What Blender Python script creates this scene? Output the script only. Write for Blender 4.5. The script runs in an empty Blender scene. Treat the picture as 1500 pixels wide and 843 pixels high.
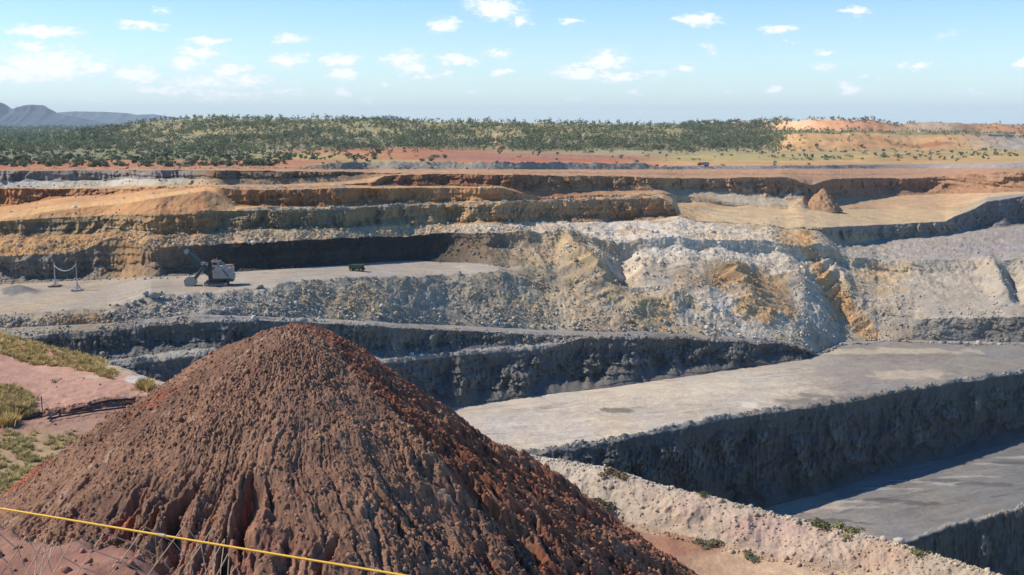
import bpy, bmesh, math, random
import numpy as np
from mathutils import Vector, Matrix, Euler

# ------------------------------------------------------------------ camera, light, exposure
F = 1608.0            # focal length in units of a 1500 px wide frame
PITCH = math.atan(241.5 / F)
sc = bpy.context.scene
cam_d = bpy.data.cameras.new('camera'); cam = bpy.data.objects.new('camera', cam_d)
sc.collection.objects.link(cam); sc.camera = cam
cam_d.sensor_width = 36.0; cam_d.lens = 36.0 * F / 1500.0
cam_d.clip_start = 0.3; cam_d.clip_end = 90000.0
cam.location = (0, 0, 0); cam.rotation_euler = (math.pi / 2 - PITCH, 0, 0)

SUN_EL = math.radians(46.0)
SUN_BEYOND = math.radians(9.0)        # sun stands to the left and this far beyond the picture plane
sdir = Vector((-math.cos(SUN_BEYOND) * math.cos(SUN_EL), math.sin(SUN_BEYOND) * math.cos(SUN_EL), math.sin(SUN_EL)))
sun_d = bpy.data.lights.new('sun', 'SUN'); sun = bpy.data.objects.new('sun', sun_d)
sc.collection.objects.link(sun)
sun_d.energy = 4.2; sun_d.angle = math.radians(0.5); sun_d.color = (1.0, 0.92, 0.80)
sun.rotation_euler = sdir.to_track_quat('Z', 'Y').to_euler()
sc.view_settings.view_transform = 'Standard'
try: sc.view_settings.look = 'None'
except Exception: pass
sc.view_settings.gamma = 1.0; sc.view_settings.exposure = 0.5
sc.cycles.max_bounces = 4; sc.cycles.diffuse_bounces = 2; sc.cycles.glossy_bounces = 1
sc.cycles.transparent_max_bounces = 4; sc.cycles.volume_bounces = 0

world = bpy.data.worlds.new('World'); sc.world = world; world.use_nodes = True
wn = world.node_tree; wn.nodes.clear()
def N(nt, typ, **kw):
    n = nt.nodes.new(typ)
    for k, v in kw.items():
        if k == 'inp':
            for kk, vv in v.items(): n.inputs[kk].default_value = vv
        else: setattr(n, k, v)
    return n
def L(nt, a, b): nt.links.new(a, b)
def M_(nt, op, a, b=None, c=None, clamp=False):
    n = nt.nodes.new('ShaderNodeMath'); n.operation = op; n.use_clamp = clamp
    for i, v in enumerate((a, b, c)):
        if v is None: continue
        if isinstance(v, (int, float)): n.inputs[i].default_value = v
        else: nt.links.new(v, n.inputs[i])
    return n.outputs[0]
sky = N(wn, 'ShaderNodeTexSky', sky_type='NISHITA', sun_disc=False)
sky.sun_elevation = SUN_EL
sky.sun_rotation = math.atan2(sdir.x, sdir.y)
sky.altitude = 200; sky.air_density = 1.0; sky.dust_density = 0.25; sky.ozone_density = 3.0
# clouds: fair-weather cumulus scattered low over the horizon, by direction (azimuth, elevation in degrees)
tc = N(wn, 'ShaderNodeTexCoord')
sep = N(wn, 'ShaderNodeSeparateXYZ'); L(wn, tc.outputs['Generated'], sep.inputs[0])
az = M_(wn, 'MULTIPLY', M_(wn, 'ARCTAN2', sep.outputs[0], sep.outputs[1]), 57.29578)
el = M_(wn, 'MULTIPLY', M_(wn, 'ARCSINE', sep.outputs[2]), 57.29578)
def pix2dir(px, py):
    x = (px - 750) / F; v = (421.5 - py) / F
    Y = math.cos(PITCH) + v * math.sin(PITCH); Z = -math.sin(PITCH) + v * math.cos(PITCH)
    return math.degrees(math.atan2(x, Y)), math.degrees(math.atan2(Z, math.hypot(x, Y)))
CLOUDS = [  # px, py(base-ish centre), half width, half height, density
 (60,46,58,9,.9),(205,37,34,7,.9),(238,15,14,5,.4),(75,95,85,24,.9),(20,108,60,18,.8),(48,68,22,9,.7),(135,104,30,11,.8),(300,61,36,6,.8),
 (200,112,36,15,.9),(275,92,26,14,.9),(335,103,34,13,.9),(240,132,60,10,.6),(290,78,40,10,.7),
 (300,122,70,12,.6),(365,118,40,12,.6),(330,140,90,10,.5),(425,56,28,8,.5),(418,88,34,12,.95),(495,90,38,9,.9),(503,109,30,10,.95),
 (500,138,24,10,.7),(420,135,40,9,.4),(540,145,18,6,.5),(590,88,40,13,.7),(605,100,30,9,.6),(650,37,25,11,1.),(668,88,36,8,.8),(655,108,16,6,.6),
 (566,123,12,5,.6),(725,12,45,17,1.),(765,32,18,7,.7),(728,78,20,9,.6),(735,107,20,6,.8),(622,113,30,6,.5),(832,31,18,6,.8),(690,135,20,4,.3),
 (888,88,34,16,1.),(850,105,46,13,.9),(905,114,48,9,.8),(1025,28,38,10,.9),(1002,103,18,8,.8),(960,108,26,7,.35),
 (1142,44,24,8,.7),(1248,15,20,6,.8),(1205,79,18,5,.5),(1210,98,20,6,.35),(1128,131,22,7,.8),(1243,131,24,8,.95),(1348,96,24,8,.9),
 (1385,52,28,7,.25),(1040,72,14,6,.4),(1270,113,16,4,.3),(1497,92,12,8,.7),(930,135,16,5,.5),(843,145,20,4,.3),(1062,133,10,4,.4),
 (1420,135,40,4,.25),(150,150,60,6,.25),(1160,62,10,3,.3),
]
warp = N(wn, 'ShaderNodeTexNoise', noise_dimensions='3D', inp={'Scale': 1.0, 'Detail': 5.0, 'Roughness': 0.6})
cmb = N(wn, 'ShaderNodeCombineXYZ'); L(wn, M_(wn, 'MULTIPLY', az, 0.75), cmb.inputs[0]); L(wn, M_(wn, 'MULTIPLY', el, 1.6), cmb.inputs[1])
L(wn, cmb.outputs[0], warp.inputs['Vector'])
wsep = N(wn, 'ShaderNodeSeparateColor'); L(wn, warp.outputs['Color'], wsep.inputs[0])
azw = M_(wn, 'MULTIPLY_ADD', M_(wn, 'SUBTRACT', wsep.outputs[0], 0.5), 2.2, az)
elw = M_(wn, 'MULTIPLY_ADD', M_(wn, 'SUBTRACT', wsep.outputs[1], 0.5), 1.0, el)
vec = N(wn, 'ShaderNodeCombineXYZ'); L(wn, azw, vec.inputs[0]); L(wn, elw, vec.inputs[1])
acc = None; acc2 = None
for (cx, cy, hw, hh, dn) in CLOUDS:
    a0, e0 = pix2dir(cx, cy)
    sx = F / 57.3 / (hw * 1.22); sy = F / 57.3 / (hh * 1.3)
    mp = N(wn, 'ShaderNodeVectorMath', operation='MULTIPLY_ADD')
    L(wn, vec.outputs[0], mp.inputs[0]); mp.inputs[1].default_value = (sx, sy, 0); mp.inputs[2].default_value = (-a0 * sx, -e0 * sy, 0)
    ln = N(wn, 'ShaderNodeVectorMath', operation='LENGTH'); L(wn, mp.outputs[0], ln.inputs[0])
    m = M_(wn, 'MULTIPLY', M_(wn, 'SUBTRACT', 1.0, ln.outputs['Value'], clamp=True), dn ** .54)
    acc = m if acc is None else M_(wn, 'MAXIMUM', acc, m)
det = N(wn, 'ShaderNodeTexNoise', noise_dimensions='3D', inp={'Scale': 1.0, 'Detail': 6.0, 'Roughness': 0.62})
cmb2 = N(wn, 'ShaderNodeCombineXYZ'); L(wn, M_(wn, 'MULTIPLY', az, 2.0), cmb2.inputs[0]); L(wn, M_(wn, 'MULTIPLY', el, 4.2), cmb2.inputs[1])
L(wn, cmb2.outputs[0], det.inputs['Vector'])
cov = M_(wn, 'ADD', acc, M_(wn, 'MULTIPLY', M_(wn, 'SUBTRACT', det.outputs['Fac'], 0.475), 1.4))
cov = M_(wn, 'MULTIPLY', cov, M_(wn, 'MULTIPLY', acc, 9.0, clamp=True))
mr = N(wn, 'ShaderNodeMapRange', interpolation_type='SMOOTHSTEP', inp={'From Min': 0.0, 'From Max': 0.78, 'To Min': 0.0, 'To Max': 0.85})
L(wn, cov, mr.inputs['Value'])
skyw = N(wn, 'ShaderNodeMix', data_type='RGBA', blend_type='MIX')
L(wn, mr.outputs[0], skyw.inputs['Factor'])
shs = N(wn, 'ShaderNodeHueSaturation', inp={'Hue': .508, 'Saturation': 1.45, 'Value': 1.12}); L(wn, sky.outputs[0], shs.inputs['Color']); hz_ = N(wn, 'ShaderNodeMix', data_type='RGBA'); hz_.inputs['B'].default_value = (4.9, 6.9, 8.3, 1)
L(wn, M_(wn, 'MULTIPLY', M_(wn, 'POWER', 2.718, M_(wn, 'MULTIPLY', M_(wn, 'MAXIMUM', el, 0.0), -0.20)), 0.62), hz_.inputs['Factor']); L(wn, shs.outputs[0], hz_.inputs['A']); L(wn, hz_.outputs['Result'], skyw.inputs['A'])
ccol = N(wn, 'ShaderNodeMix', data_type='RGBA'); ccol.inputs['A'].default_value = (5.6, 6.4, 7.6, 1); ccol.inputs['B'].default_value = (8.4, 8.3, 8.3, 1)
mr2 = N(wn, 'ShaderNodeMapRange', inp={'From Min': 0.1, 'From Max': 0.7}); L(wn, cov, mr2.inputs['Value']); L(wn, mr2.outputs[0], ccol.inputs['Factor'])
L(wn, ccol.outputs['Result'], skyw.inputs['B'])
bg = N(wn, 'ShaderNodeBackground', inp={'Strength': 0.105}); L(wn, skyw.outputs['Result'], bg.inputs['Color'])
wo = N(wn, 'ShaderNodeOutputWorld'); L(wn, bg.outputs[0], wo.inputs['Surface'])

# ------------------------------------------------------------------ helpers
rng = np.random.default_rng(7); random.seed(7)
cP, sP = math.cos(PITCH), math.sin(PITCH)
def kof(py):
    v = (421.5 - np.asarray(py, float)) / F
    return (sP - v * cP) / (cP + v * sP)
def world(px, Y, h):
    k = -h / Y
    v = (sP - k * cP) / (cP + k * sP)
    return Y * ((px - 750) / F) / (cP + v * sP)
def pt(px, py, h):
    """point seen at a picture position that lies at height h"""
    Y = -h / float(kof(py)); return Vector((float(world(px, Y, h)), Y, h))
def ptY(px, py, Y):
    h = -float(kof(py)) * Y; return Vector((float(world(px, Y, h)), Y, h))

_pt = np.random.default_rng(99).permutation(4096).astype(np.int32)
_ang = np.arange(256) * (2 * math.pi / 256)
_gx = np.cos(_ang).astype(np.float32); _gy = np.sin(_ang).astype(np.float32)
def gn(x, y, seed=0):
    x = np.asarray(x, np.float32); y = np.asarray(y, np.float32)
    x, y = np.broadcast_arrays(x, y)
    x0 = np.floor(x); y0 = np.floor(y)
    fx = x - x0; fy = y - y0
    ix = x0.astype(np.int32) + seed * 131; iy = y0.astype(np.int32) + seed * 57
    u = fx * fx * fx * (fx * (fx * 6 - 15) + 10); w = fy * fy * fy * (fy * (fy * 6 - 15) + 10)
    p0 = _pt[ix & 4095]; p1 = _pt[(ix + 1) & 4095]
    def c(p, dx, dy):
        g = _pt[(p + iy + dy) & 4095] & 255
        return _gx[g] * (fx - dx) + _gy[g] * (fy - dy)
    a = c(p0, 0, 0); b = c(p1, 1, 0); d = c(p0, 0, 1); e = c(p1, 1, 1)
    return (a + (b - a) * u + (d - a) * w + (a - b - d + e) * u * w) * 1.5
def fbm(x, y, o=4, seed=0, g=0.5):
    r = 0; a = 1; t = 0
    for i in range(o):
        r = r + a * gn(x * 2 ** i + 17.3 * i, y * 2 ** i - 9.1 * i, seed + i * 31); t += a; a *= g
    return r / t * 1.4
def ridged(x, y, o=4, seed=0, g=0.5):
    r = 0; a = 1; t = 0
    for i in range(o):
        r = r + a * (1 - np.abs(gn(x * 2 ** i + 5.7 * i, y * 2 ** i + 3.3 * i, seed + i * 37)) * 2); t += a; a *= g
    return r / t
def sst(a, b, x):
    t = np.clip((x - a) / (b - a), 0, 1); return t * t * (3 - 2 * t)
def s2l(c):
    c = np.asarray(c, float) / 255.0
    return np.where(c <= 0.04045, c / 12.92, ((c + 0.055) / 1.055) ** 2.4)
EXPO = 1.30
def col(r, g, b): return s2l((r, g, b)) / EXPO

def mesh_from(name, co, faces4=None, faces3=None, mat=None, smooth=False, colors=None, parent=None, mats_idx=None):
    me = bpy.data.meshes.new(name)
    co = np.asarray(co, np.float32).reshape(-1, 3)
    loops = []; starts = []; n4 = 0 if faces4 is None else len(faces4); n3 = 0 if faces3 is None else len(faces3)
    me.vertices.add(len(co)); me.vertices.foreach_set('co', co.ravel())
    tot = n4 * 4 + n3 * 3
    me.loops.add(tot); me.polygons.add(n4 + n3)
    vi = np.concatenate([np.asarray(faces4, np.int32).ravel() if n4 else np.zeros(0, np.int32), np.asarray(faces3, np.int32).ravel() if n3 else np.zeros(0, np.int32)])
    me.loops.foreach_set('vertex_index', vi)
    st = np.concatenate([np.arange(n4) * 4, n4 * 4 + np.arange(n3) * 3]).astype(np.int32)
    me.polygons.foreach_set('loop_start', st)
    me.update(calc_edges=True)
    if smooth: me.polygons.foreach_set('use_smooth', np.ones(n4 + n3, bool))
    if colors is not None:
        at = me.color_attributes.new('Col', 'FLOAT_COLOR', 'POINT')
        cc = np.ones((len(co), 4), np.float32); cc[:, :3] = np.asarray(colors).reshape(-1, 3)
        at.data.foreach_set('color', cc.ravel())
    me.validate(clean_customdata=False) if False else None
    ob = bpy.data.objects.new(name, me); sc.collection.objects.link(ob)
    if mat: me.materials.append(mat)
    if parent: ob.parent = parent
    return ob
def grid_faces(nr, nc):
    i = np.arange(nr - 1)[:, None] * nc + np.arange(nc - 1)[None, :]
    i = i.ravel()
    return np.stack([i, i + 1, i + nc + 1, i + nc], 1)
def tag(o, label=None, cat=None, group=None, kind=None):
    if label: o['label'] = label
    if cat: o['category'] = cat
    if group: o['group'] = group
    if kind: o['kind'] = kind
    return o
def empty(name, loc, rz=0.0):
    o = bpy.data.objects.new(name, None); sc.collection.objects.link(o)
    o.location = loc; o.rotation_euler = (0, 0, rz); o.empty_display_size = 0.2
    return o
def kids(o): return [c for c in bpy.data.objects if c.parent == o]
class MB:
    """collects boxes, bars, tubes and lumps into one mesh"""
    def __init__(s): s.v = []; s.f = []
    def box(s, cx, cy, cz, sx, sy, sz, rot=None, taper=1.0):
        b = len(s.v)
        for z in (-.5, .5):
            k = 1.0 if z < 0 else taper
            for x, y in ((-.5, -.5), (.5, -.5), (.5, .5), (-.5, .5)):
                p = Vector((x * sx * k, y * sy * k, z * sz))
                if rot: p = rot @ p
                s.v.append((p.x + cx, p.y + cy, p.z + cz))
        s.f += [(b, b + 3, b + 2, b + 1), (b + 4, b + 5, b + 6, b + 7)] + [(b + i, b + (i + 1) % 4, b + 4 + (i + 1) % 4, b + 4 + i) for i in range(4)]
    def bar(s, p, q, w, d=None, w2=None):
        p = Vector(p); q = Vector(q); d = d or w
        z = (q - p); ln = z.length; m = z.to_track_quat('Z', 'Y').to_matrix()
        b = len(s.v); k2 = (w2 / w) if w2 else 1.0
        for t, k in ((0, 1.0), (ln, k2)):
            for x, y in ((-.5, -.5), (.5, -.5), (.5, .5), (-.5, .5)):
                r = m @ Vector((x * w * k, y * d * k, t)) + p; s.v.append(tuple(r))
        s.f += [(b, b + 3, b + 2, b + 1), (b + 4, b + 5, b + 6, b + 7)] + [(b + i, b + (i + 1) % 4, b + 4 + (i + 1) % 4, b + 4 + i) for i in range(4)]
    def tube(s, pts, r, n=8, r2=None):
        pts = [Vector(p) for p in pts]; b0 = len(s.v); m = len(pts)
        for i, p in enumerate(pts):
            t = (pts[min(i + 1, m - 1)] - pts[max(i - 1, 0)]).normalized()
            q = t.to_track_quat('Z', 'Y').to_matrix(); rr = r if r2 is None else r + (r2 - r) * i / (m - 1)
            for j in range(n):
                a = 2 * math.pi * j / n
                s.v.append(tuple(q @ Vector((math.cos(a) * rr, math.sin(a) * rr, 0)) + p))
        for i in range(m - 1):
            for j in range(n):
                a = b0 + i * n + j; c = b0 + i * n + (j + 1) % n
                s.f.append((a, c, c + n, a + n))
        s.f.append(tuple(b0 + j for j in reversed(range(n)))); s.f.append(tuple(b0 + (m - 1) * n + j for j in range(n)))
    def prism(s, prof, y0, y1):
        """profile in the xz plane, extruded along y"""
        b = len(s.v); n = len(prof)
        for y in (y0, y1):
            for (x, z) in prof: s.v.append((x, y, z))
        s.f.append(tuple(b + i for i in range(n))); s.f.append(tuple(b + n + i for i in reversed(range(n))))
        for i in range(n): s.f.append((b + i, b + n + i, b + n + (i + 1) % n, b + (i + 1) % n))
    def build(s, name, mat, parent=None, smooth=False, bevel=0.0):
        me = bpy.data.meshes.new(name); me.from_pydata(s.v, [], s.f); me.update()
        bm = bmesh.new(); bm.from_mesh(me); bmesh.ops.recalc_face_normals(bm, faces=bm.faces); bm.to_mesh(me); bm.free()
        me.materials.append(mat)
        if smooth: me.polygons.foreach_set('use_smooth', [True] * len(me.polygons))
        o = bpy.data.objects.new(name, me); sc.collection.objects.link(o)
        if parent: o.parent = parent
        if bevel:
            md = o.modifiers.new('bevel', 'BEVEL'); md.width = bevel; md.segments = 2; md.limit_method = 'ANGLE'
        return o

def ground_mat(name, s1=0.6, s2=3.0, bump=0.5, var=0.25, rough=0.95, hue=0.04, dist=0.3):
    m = bpy.data.materials.new(name); m.use_nodes = True; nt = m.node_tree; nt.nodes.clear()
    a = N(nt, 'ShaderNodeVertexColor', layer_name='Col'); t = N(nt, 'ShaderNodeTexCoord')
    n1 = N(nt, 'ShaderNodeTexNoise', inp={'Scale': s1, 'Detail': 8.0, 'Roughness': 0.65}); L(nt, t.outputs['Object'], n1.inputs['Vector'])
    n2 = N(nt, 'ShaderNodeTexNoise', inp={'Scale': s2, 'Detail': 6.0, 'Roughness': 0.7}); L(nt, t.outputs['Object'], n2.inputs['Vector'])
    f = M_(nt, 'ADD', M_(nt, 'MULTIPLY', M_(nt, 'SUBTRACT', n1.outputs['Fac'], 0.5), var * 3.0), M_(nt, 'MULTIPLY', M_(nt, 'SUBTRACT', n2.outputs['Fac'], 0.5), var * 2.4))
    f = M_(nt, 'ADD', f, 1.0)
    sep = N(nt, 'ShaderNodeVectorMath', operation='SCALE'); L(nt, a.outputs['Color'], sep.inputs[0]); L(nt, f, sep.inputs['Scale'])
    hs = N(nt, 'ShaderNodeHueSaturation'); L(nt, sep.outputs[0], hs.inputs['Color'])
    L(nt, M_(nt, 'MULTIPLY_ADD', M_(nt, 'SUBTRACT', n1.outputs['Fac'], 0.5), hue, 0.5), hs.inputs['Hue'])
    b = N(nt, 'ShaderNodeBsdfPrincipled', inp={'Roughness': rough}); b.inputs['Specular IOR Level'].default_value = 0.15
    L(nt, hs.outputs[0], b.inputs['Base Color'])
    bp = N(nt, 'ShaderNodeBump', inp={'Strength': bump, 'Distance': dist}); L(nt, n2.outputs['Fac'], bp.inputs['Height'])
    L(nt, bp.outputs[0], b.inputs['Normal'])
    o = N(nt, 'ShaderNodeOutputMaterial'); L(nt, b.outputs[0], o.inputs['Surface'])
    return m
def simple_mat(name, c, rough=0.6, metal=0.0, var=0.25, scale=2.0, bump=0.0, spec=0.4):
    m = bpy.data.materials.new(name); m.use_nodes = True; nt = m.node_tree; nt.nodes.clear()
    t = N(nt, 'ShaderNodeTexCoord')
    n1 = N(nt, 'ShaderNodeTexNoise', inp={'Scale': scale, 'Detail': 6.0, 'Roughness': 0.65}); L(nt, t.outputs['Object'], n1.inputs['Vector'])
    f = M_(nt, 'MULTIPLY_ADD', M_(nt, 'SUBTRACT', n1.outputs['Fac'], 0.5), var * 3.0, 1.0)
    rgb = N(nt, 'ShaderNodeRGB'); rgb.outputs[0].default_value = (*c, 1)
    v = N(nt, 'ShaderNodeVectorMath', operation='SCALE'); L(nt, rgb.outputs[0], v.inputs[0]); L(nt, f, v.inputs['Scale'])
    b = N(nt, 'ShaderNodeBsdfPrincipled', inp={'Roughness': rough, 'Metallic': metal}); b.inputs['Specular IOR Level'].default_value = spec
    L(nt, v.outputs[0], b.inputs['Base Color'])
    if bump:
        bp = N(nt, 'ShaderNodeBump', inp={'Strength': bump, 'Distance': 0.1}); L(nt, n1.outputs['Fac'], bp.inputs['Height']); L(nt, bp.outputs[0], b.inputs['Normal'])
    o = N(nt, 'ShaderNodeOutputMaterial'); L(nt, b.outputs[0], o.inputs['Surface'])
    return m
def leaf_mat(name, var=0.3):
    m = bpy.data.materials.new(name); m.use_nodes = True; nt = m.node_tree; nt.nodes.clear()
    a = N(nt, 'ShaderNodeVertexColor', layer_name='Col'); oi = N(nt, 'ShaderNodeObjectInfo')
    f = M_(nt, 'MULTIPLY_ADD', oi.outputs['Random'], var * 2, 1 - var)
    v = N(nt, 'ShaderNodeVectorMath', operation='SCALE'); L(nt, a.outputs['Color'], v.inputs[0]); L(nt, f, v.inputs['Scale'])
    b = N(nt, 'ShaderNodeBsdfPrincipled', inp={'Roughness': 0.8}); b.inputs['Specular IOR Level'].default_value = 0.1
    L(nt, v.outputs[0], b.inputs['Base Color'])
    tr = N(nt, 'ShaderNodeBsdfTranslucent'); L(nt, v.outputs[0], tr.inputs['Color'])
    mx = N(nt, 'ShaderNodeMixShader', inp={'Fac': 0.25}); L(nt, b.outputs[0], mx.inputs[1]); L(nt, tr.outputs[0], mx.inputs[2])
    o = N(nt, 'ShaderNodeOutputMaterial'); L(nt, mx.outputs[0], o.inputs['Surface'])
    return m

# ------------------------------------------------------------------ terrain sheets
def interp(tab, x, i):
    return np.interp(x, [r[0] for r in tab], [r[i] for r in tab])
def icol(tab, x):
    xs = [r[0] for r in tab]; c = np.array([s2l(r[1]) / EXPO for r in tab])
    return np.stack([np.interp(x, xs, c[:, j]) for j in range(3)], -1)

class Sheet:
    """a sheet of ground swept over the picture's width; its rows run from near to far.
    line modes: 'H' (x, y, height), 'S' (x, y, slope from the line before), 'D' (x, distance step, height step), 'A' (x, distance, height)"""
    def __init__(s, cols): s.c = cols; s.K = []; s.seg = []
    def line(s, mode, tab, ar=0.0, ah=0.0, typ='lin', colr=None, rows=None, bulge=0.0, q=0.4, rock=0.0, lift=0.0, ahm=None, qn=1.0):
        x = s.c
        a = interp(tab, x, 1); b = interp(tab, x, 2)
        if mode == 'H':
            h = b; Y = -h / kof(a)
            if s.K: Y = np.maximum(Y, s.K[-1][0] + 0.25)
        elif mode == 'S':
            Y0, h0 = s.K[-1][:2]; k0 = -h0 / Y0; k = np.minimum(kof(a), k0 - 1e-4 * np.abs(k0) - 1e-5)
            Y = (b * Y0 - h0) / (b + k); Y = np.maximum(Y, Y0 + 0.05)
            w = np.exp(-.5 * (np.arange(-40, 41) / 13.0) ** 2); w /= w.sum(); xu = np.arange(x[0], x[-1] + 1, 1.0)
            Yu = np.interp(xu, x, Y - Y0); Yu = np.convolve(np.pad(Yu, 40, 'edge'), w, 'valid'); Y = Y0 + np.maximum(np.interp(x, xu, Yu), .05); h = -k * Y
        elif mode == 'D':
            Y0, h0 = s.K[-1][:2]; Y = Y0 + a; h = h0 + b
        elif mode == 'A':
            Y = a.copy(); h = b
            if s.K: Y = np.maximum(Y, s.K[-1][0] + 0.2)
        py = a if mode in 'HS' else None
        s.K.append((Y, h)); 
        s.seg.append(dict(ar=ar if np.ndim(ar) == 0 and not isinstance(ar, list) else interp(ar, x, 1), ah=ah if not isinstance(ah, list) else interp(ah, x, 1), typ=typ, colr=colr, rows=rows, bulge=bulge if not isinstance(bulge, list) else interp(bulge, x, 1),
                          q=q if not isinstance(q, list) else interp(q, x, 1), rock=rock if not isinstance(rock, list) else interp(rock, x, 1), ahm=ahm, qn=qn if not isinstance(qn, list) else interp(qn, x, 1)))
    def make(s, res=1.0):
        x = s.c; nc = len(x); vis = (x > -40) & (x < 1540)
        Ys, Hs, AR, AH, CO, RK, SG, TT, TA = [], [], [], [], [], [], [], [], []
        one = np.ones(nc)
        for i in range(1, len(s.K)):
            Y0, h0 = s.K[i - 1]; Y1, h1 = s.K[i]; g = s.seg[i]; gp = s.seg[i - 1]
            y0 = 180 - h0 / Y0 * F; y1 = 180 - h1 / Y1 * F
            span = np.max(np.abs((y0 - y1)[vis]))
            n = g['rows'] or int(max(2, min(260, span * res)))
            if g['typ'] == 'wall': n = max(n, 6)
            t = np.arange(0 if i == 1 else 1, n + 1) / n
            t = t[:, None]
            hat = np.clip(4 * t * (1 - t), 0, 1)
            if g['typ'] == 'wall':
                # talus below, steep face above; the talus climbs in cones
                q = g['q'] * one + g['qn'] * (.42 * gn(x / 31.0, np.full(nc, i * 7.7), 3) + .12 * gn(x / 12.0, np.full(nc, i * 5.7), 6) + .22 * gn(x / 80.0, np.full(nc, i * 3.1), 4))
                q = np.clip(q, 0.06, 0.88)
                tm = np.clip(0.25 + q * 0.5, .2, .75)
                lo = t < tm
                yf = np.where(lo, t / tm * 0.86, 0.86 + (t - tm) / (1 - tm) * 0.14)
                hf = np.where(lo, t / tm * q, q + (t - tm) / (1 - tm) * (1 - q))
            elif g['typ'] == 'crest':
                yf = t; hf = np.sin(t * math.pi / 2) * .5 + t * .5
            else: yf = t; hf = t
            Ys.append(Y0 + (Y1 - Y0) * yf); Hs.append(h0 + (h1 - h0) * hf)
            AR.append(gp['ar'] * (1 - t) + g['ar'] * t + g['bulge'] * hat * one)
            ahm = g['ahm'] if g['ahm'] is not None else max(np.max(gp['ah']), np.max(g['ah']))
            AH.append((gp['ah'] * (1 - t) + g['ah'] * t) * one * (1 - hat) + ahm * hat * one)
            c = icol(g['colr'], x); CO.append(np.broadcast_to(c[None], (len(t), nc, 3)).copy())
            RK.append(np.broadcast_to(g['rock'] * one, (len(t), nc)).copy()); SG.append(np.full(len(t), i)); TT.append(t[:, 0])
            TA.append(np.broadcast_to(hf, (len(t), nc)).copy())
        s.Y = np.vstack(Ys); s.H = np.vstack(Hs); s.AR = np.vstack([a * np.ones((1, nc)) for a in AR]); s.AH = np.vstack(AH)
        s.C = np.vstack(CO); s.R = np.vstack(RK); s.S = np.concatenate(SG); s.T = np.concatenate(TT); s.TA = np.vstack(TA)
        s.PX = np.broadcast_to(x[None], s.Y.shape)
        s.X = world(s.PX, s.Y, s.H)
        k_ = -s.H / s.Y; s.PY = 421.5 - F * (sP - k_ * cP) / (cP + k_ * sP)      # picture row
        return s

def bump(s, cx, cy, rx, ry, dh, p=1.0):
    d = ((s.PX - cx) / rx) ** 2 + ((s.PY - cy) / ry) ** 2
    s.H += dh * np.exp(-d * 1.2) ** p
def ridge(s, pts, w, dh, sharp=1.0, seg=None, c=None, cw=None, jit=0.35):
    """a spur (dh > 0) or gully (dh < 0) along a line"""
    xs_ = [p[0] for p in pts]; ys_ = [p[1] for p in pts]
    c0, c1 = np.searchsorted(s.c, [min(xs_) - w * 1.8, max(xs_) + w * 1.8])
    sub = s.PY0[:, c0:c1]; rws = np.where(((sub > min(ys_) - w * 1.3) & (sub < max(ys_) + w * 1.3)).any(axis=1))[0]
    sl = (slice(rws[0], rws[-1] + 1), slice(c0, c1)); PX, PY = s.PX[sl], s.PY0[sl]
    best = np.full(PX.shape, 1e9); hh = np.zeros(PX.shape)
    px = PX + gn(PY / 9.0, PX / 60.0, 91) * w * jit
    for (x0, y0, a0), (x1, y1, a1) in zip(pts[:-1], pts[1:]):
        dx, dy = x1 - x0, y1 - y0; t = np.clip(((px - x0) * dx + (PY - y0) * dy) / (dx * dx + dy * dy), 0, 1)
        d = np.hypot(px - x0 - t * dx, PY - y0 - t * dy)
        m = d < best; best = np.where(m, d, best); hh = np.where(m, a0 + (a1 - a0) * t, hh)
    s.H[sl] += dh * np.clip(1 - best / w, 0, 1) ** sharp * hh
    if c is not None:
        fc = (np.clip(np.clip(1 - best / (cw or w), 0, 1) * 1.8 * hh + 0.5 * gn(s.X[sl] / 4, s.Y[sl] / 4, 5), 0, 1) * (best < (cw or w)))[..., None]
        s.C[sl] = s.C[sl] * (1 - fc) + (s2l(c) / EXPO) * fc
def patch(s, cx, cy, rx, ry, c, k=1.0, rough=0.5, seg=None, ns=9.0):
    if k == 0: return
    c0, c1 = np.searchsorted(s.c, [cx - rx * 2.2, cx + rx * 2.2]); 
    if c1 <= c0: return
    sub = s.PY0[:, c0:c1]; rws = np.where((np.abs(sub - cy) < ry * 2.2).any(axis=1))[0]
    if len(rws) == 0: return
    r0_, r1_ = rws[0], rws[-1] + 1; sl = (slice(r0_, r1_), slice(c0, c1))
    d = np.sqrt(((s.PX[sl] - cx) / rx) ** 2 + ((s.PY0[sl] - cy) / ry) ** 2) + rough * fbm(s.X[sl] / ns, s.Y[sl] / ns, 3, int(cx) % 97)
    f = (k * (1 - sst(0.7, 1.15, d)))[..., None]
    if seg is not None: f = f * np.isin(s.S[r0_:r1_], seg)[:, None, None]
    s.C[sl] = s.C[sl] * (1 - f) + (s2l(c) / EXPO) * f

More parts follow.
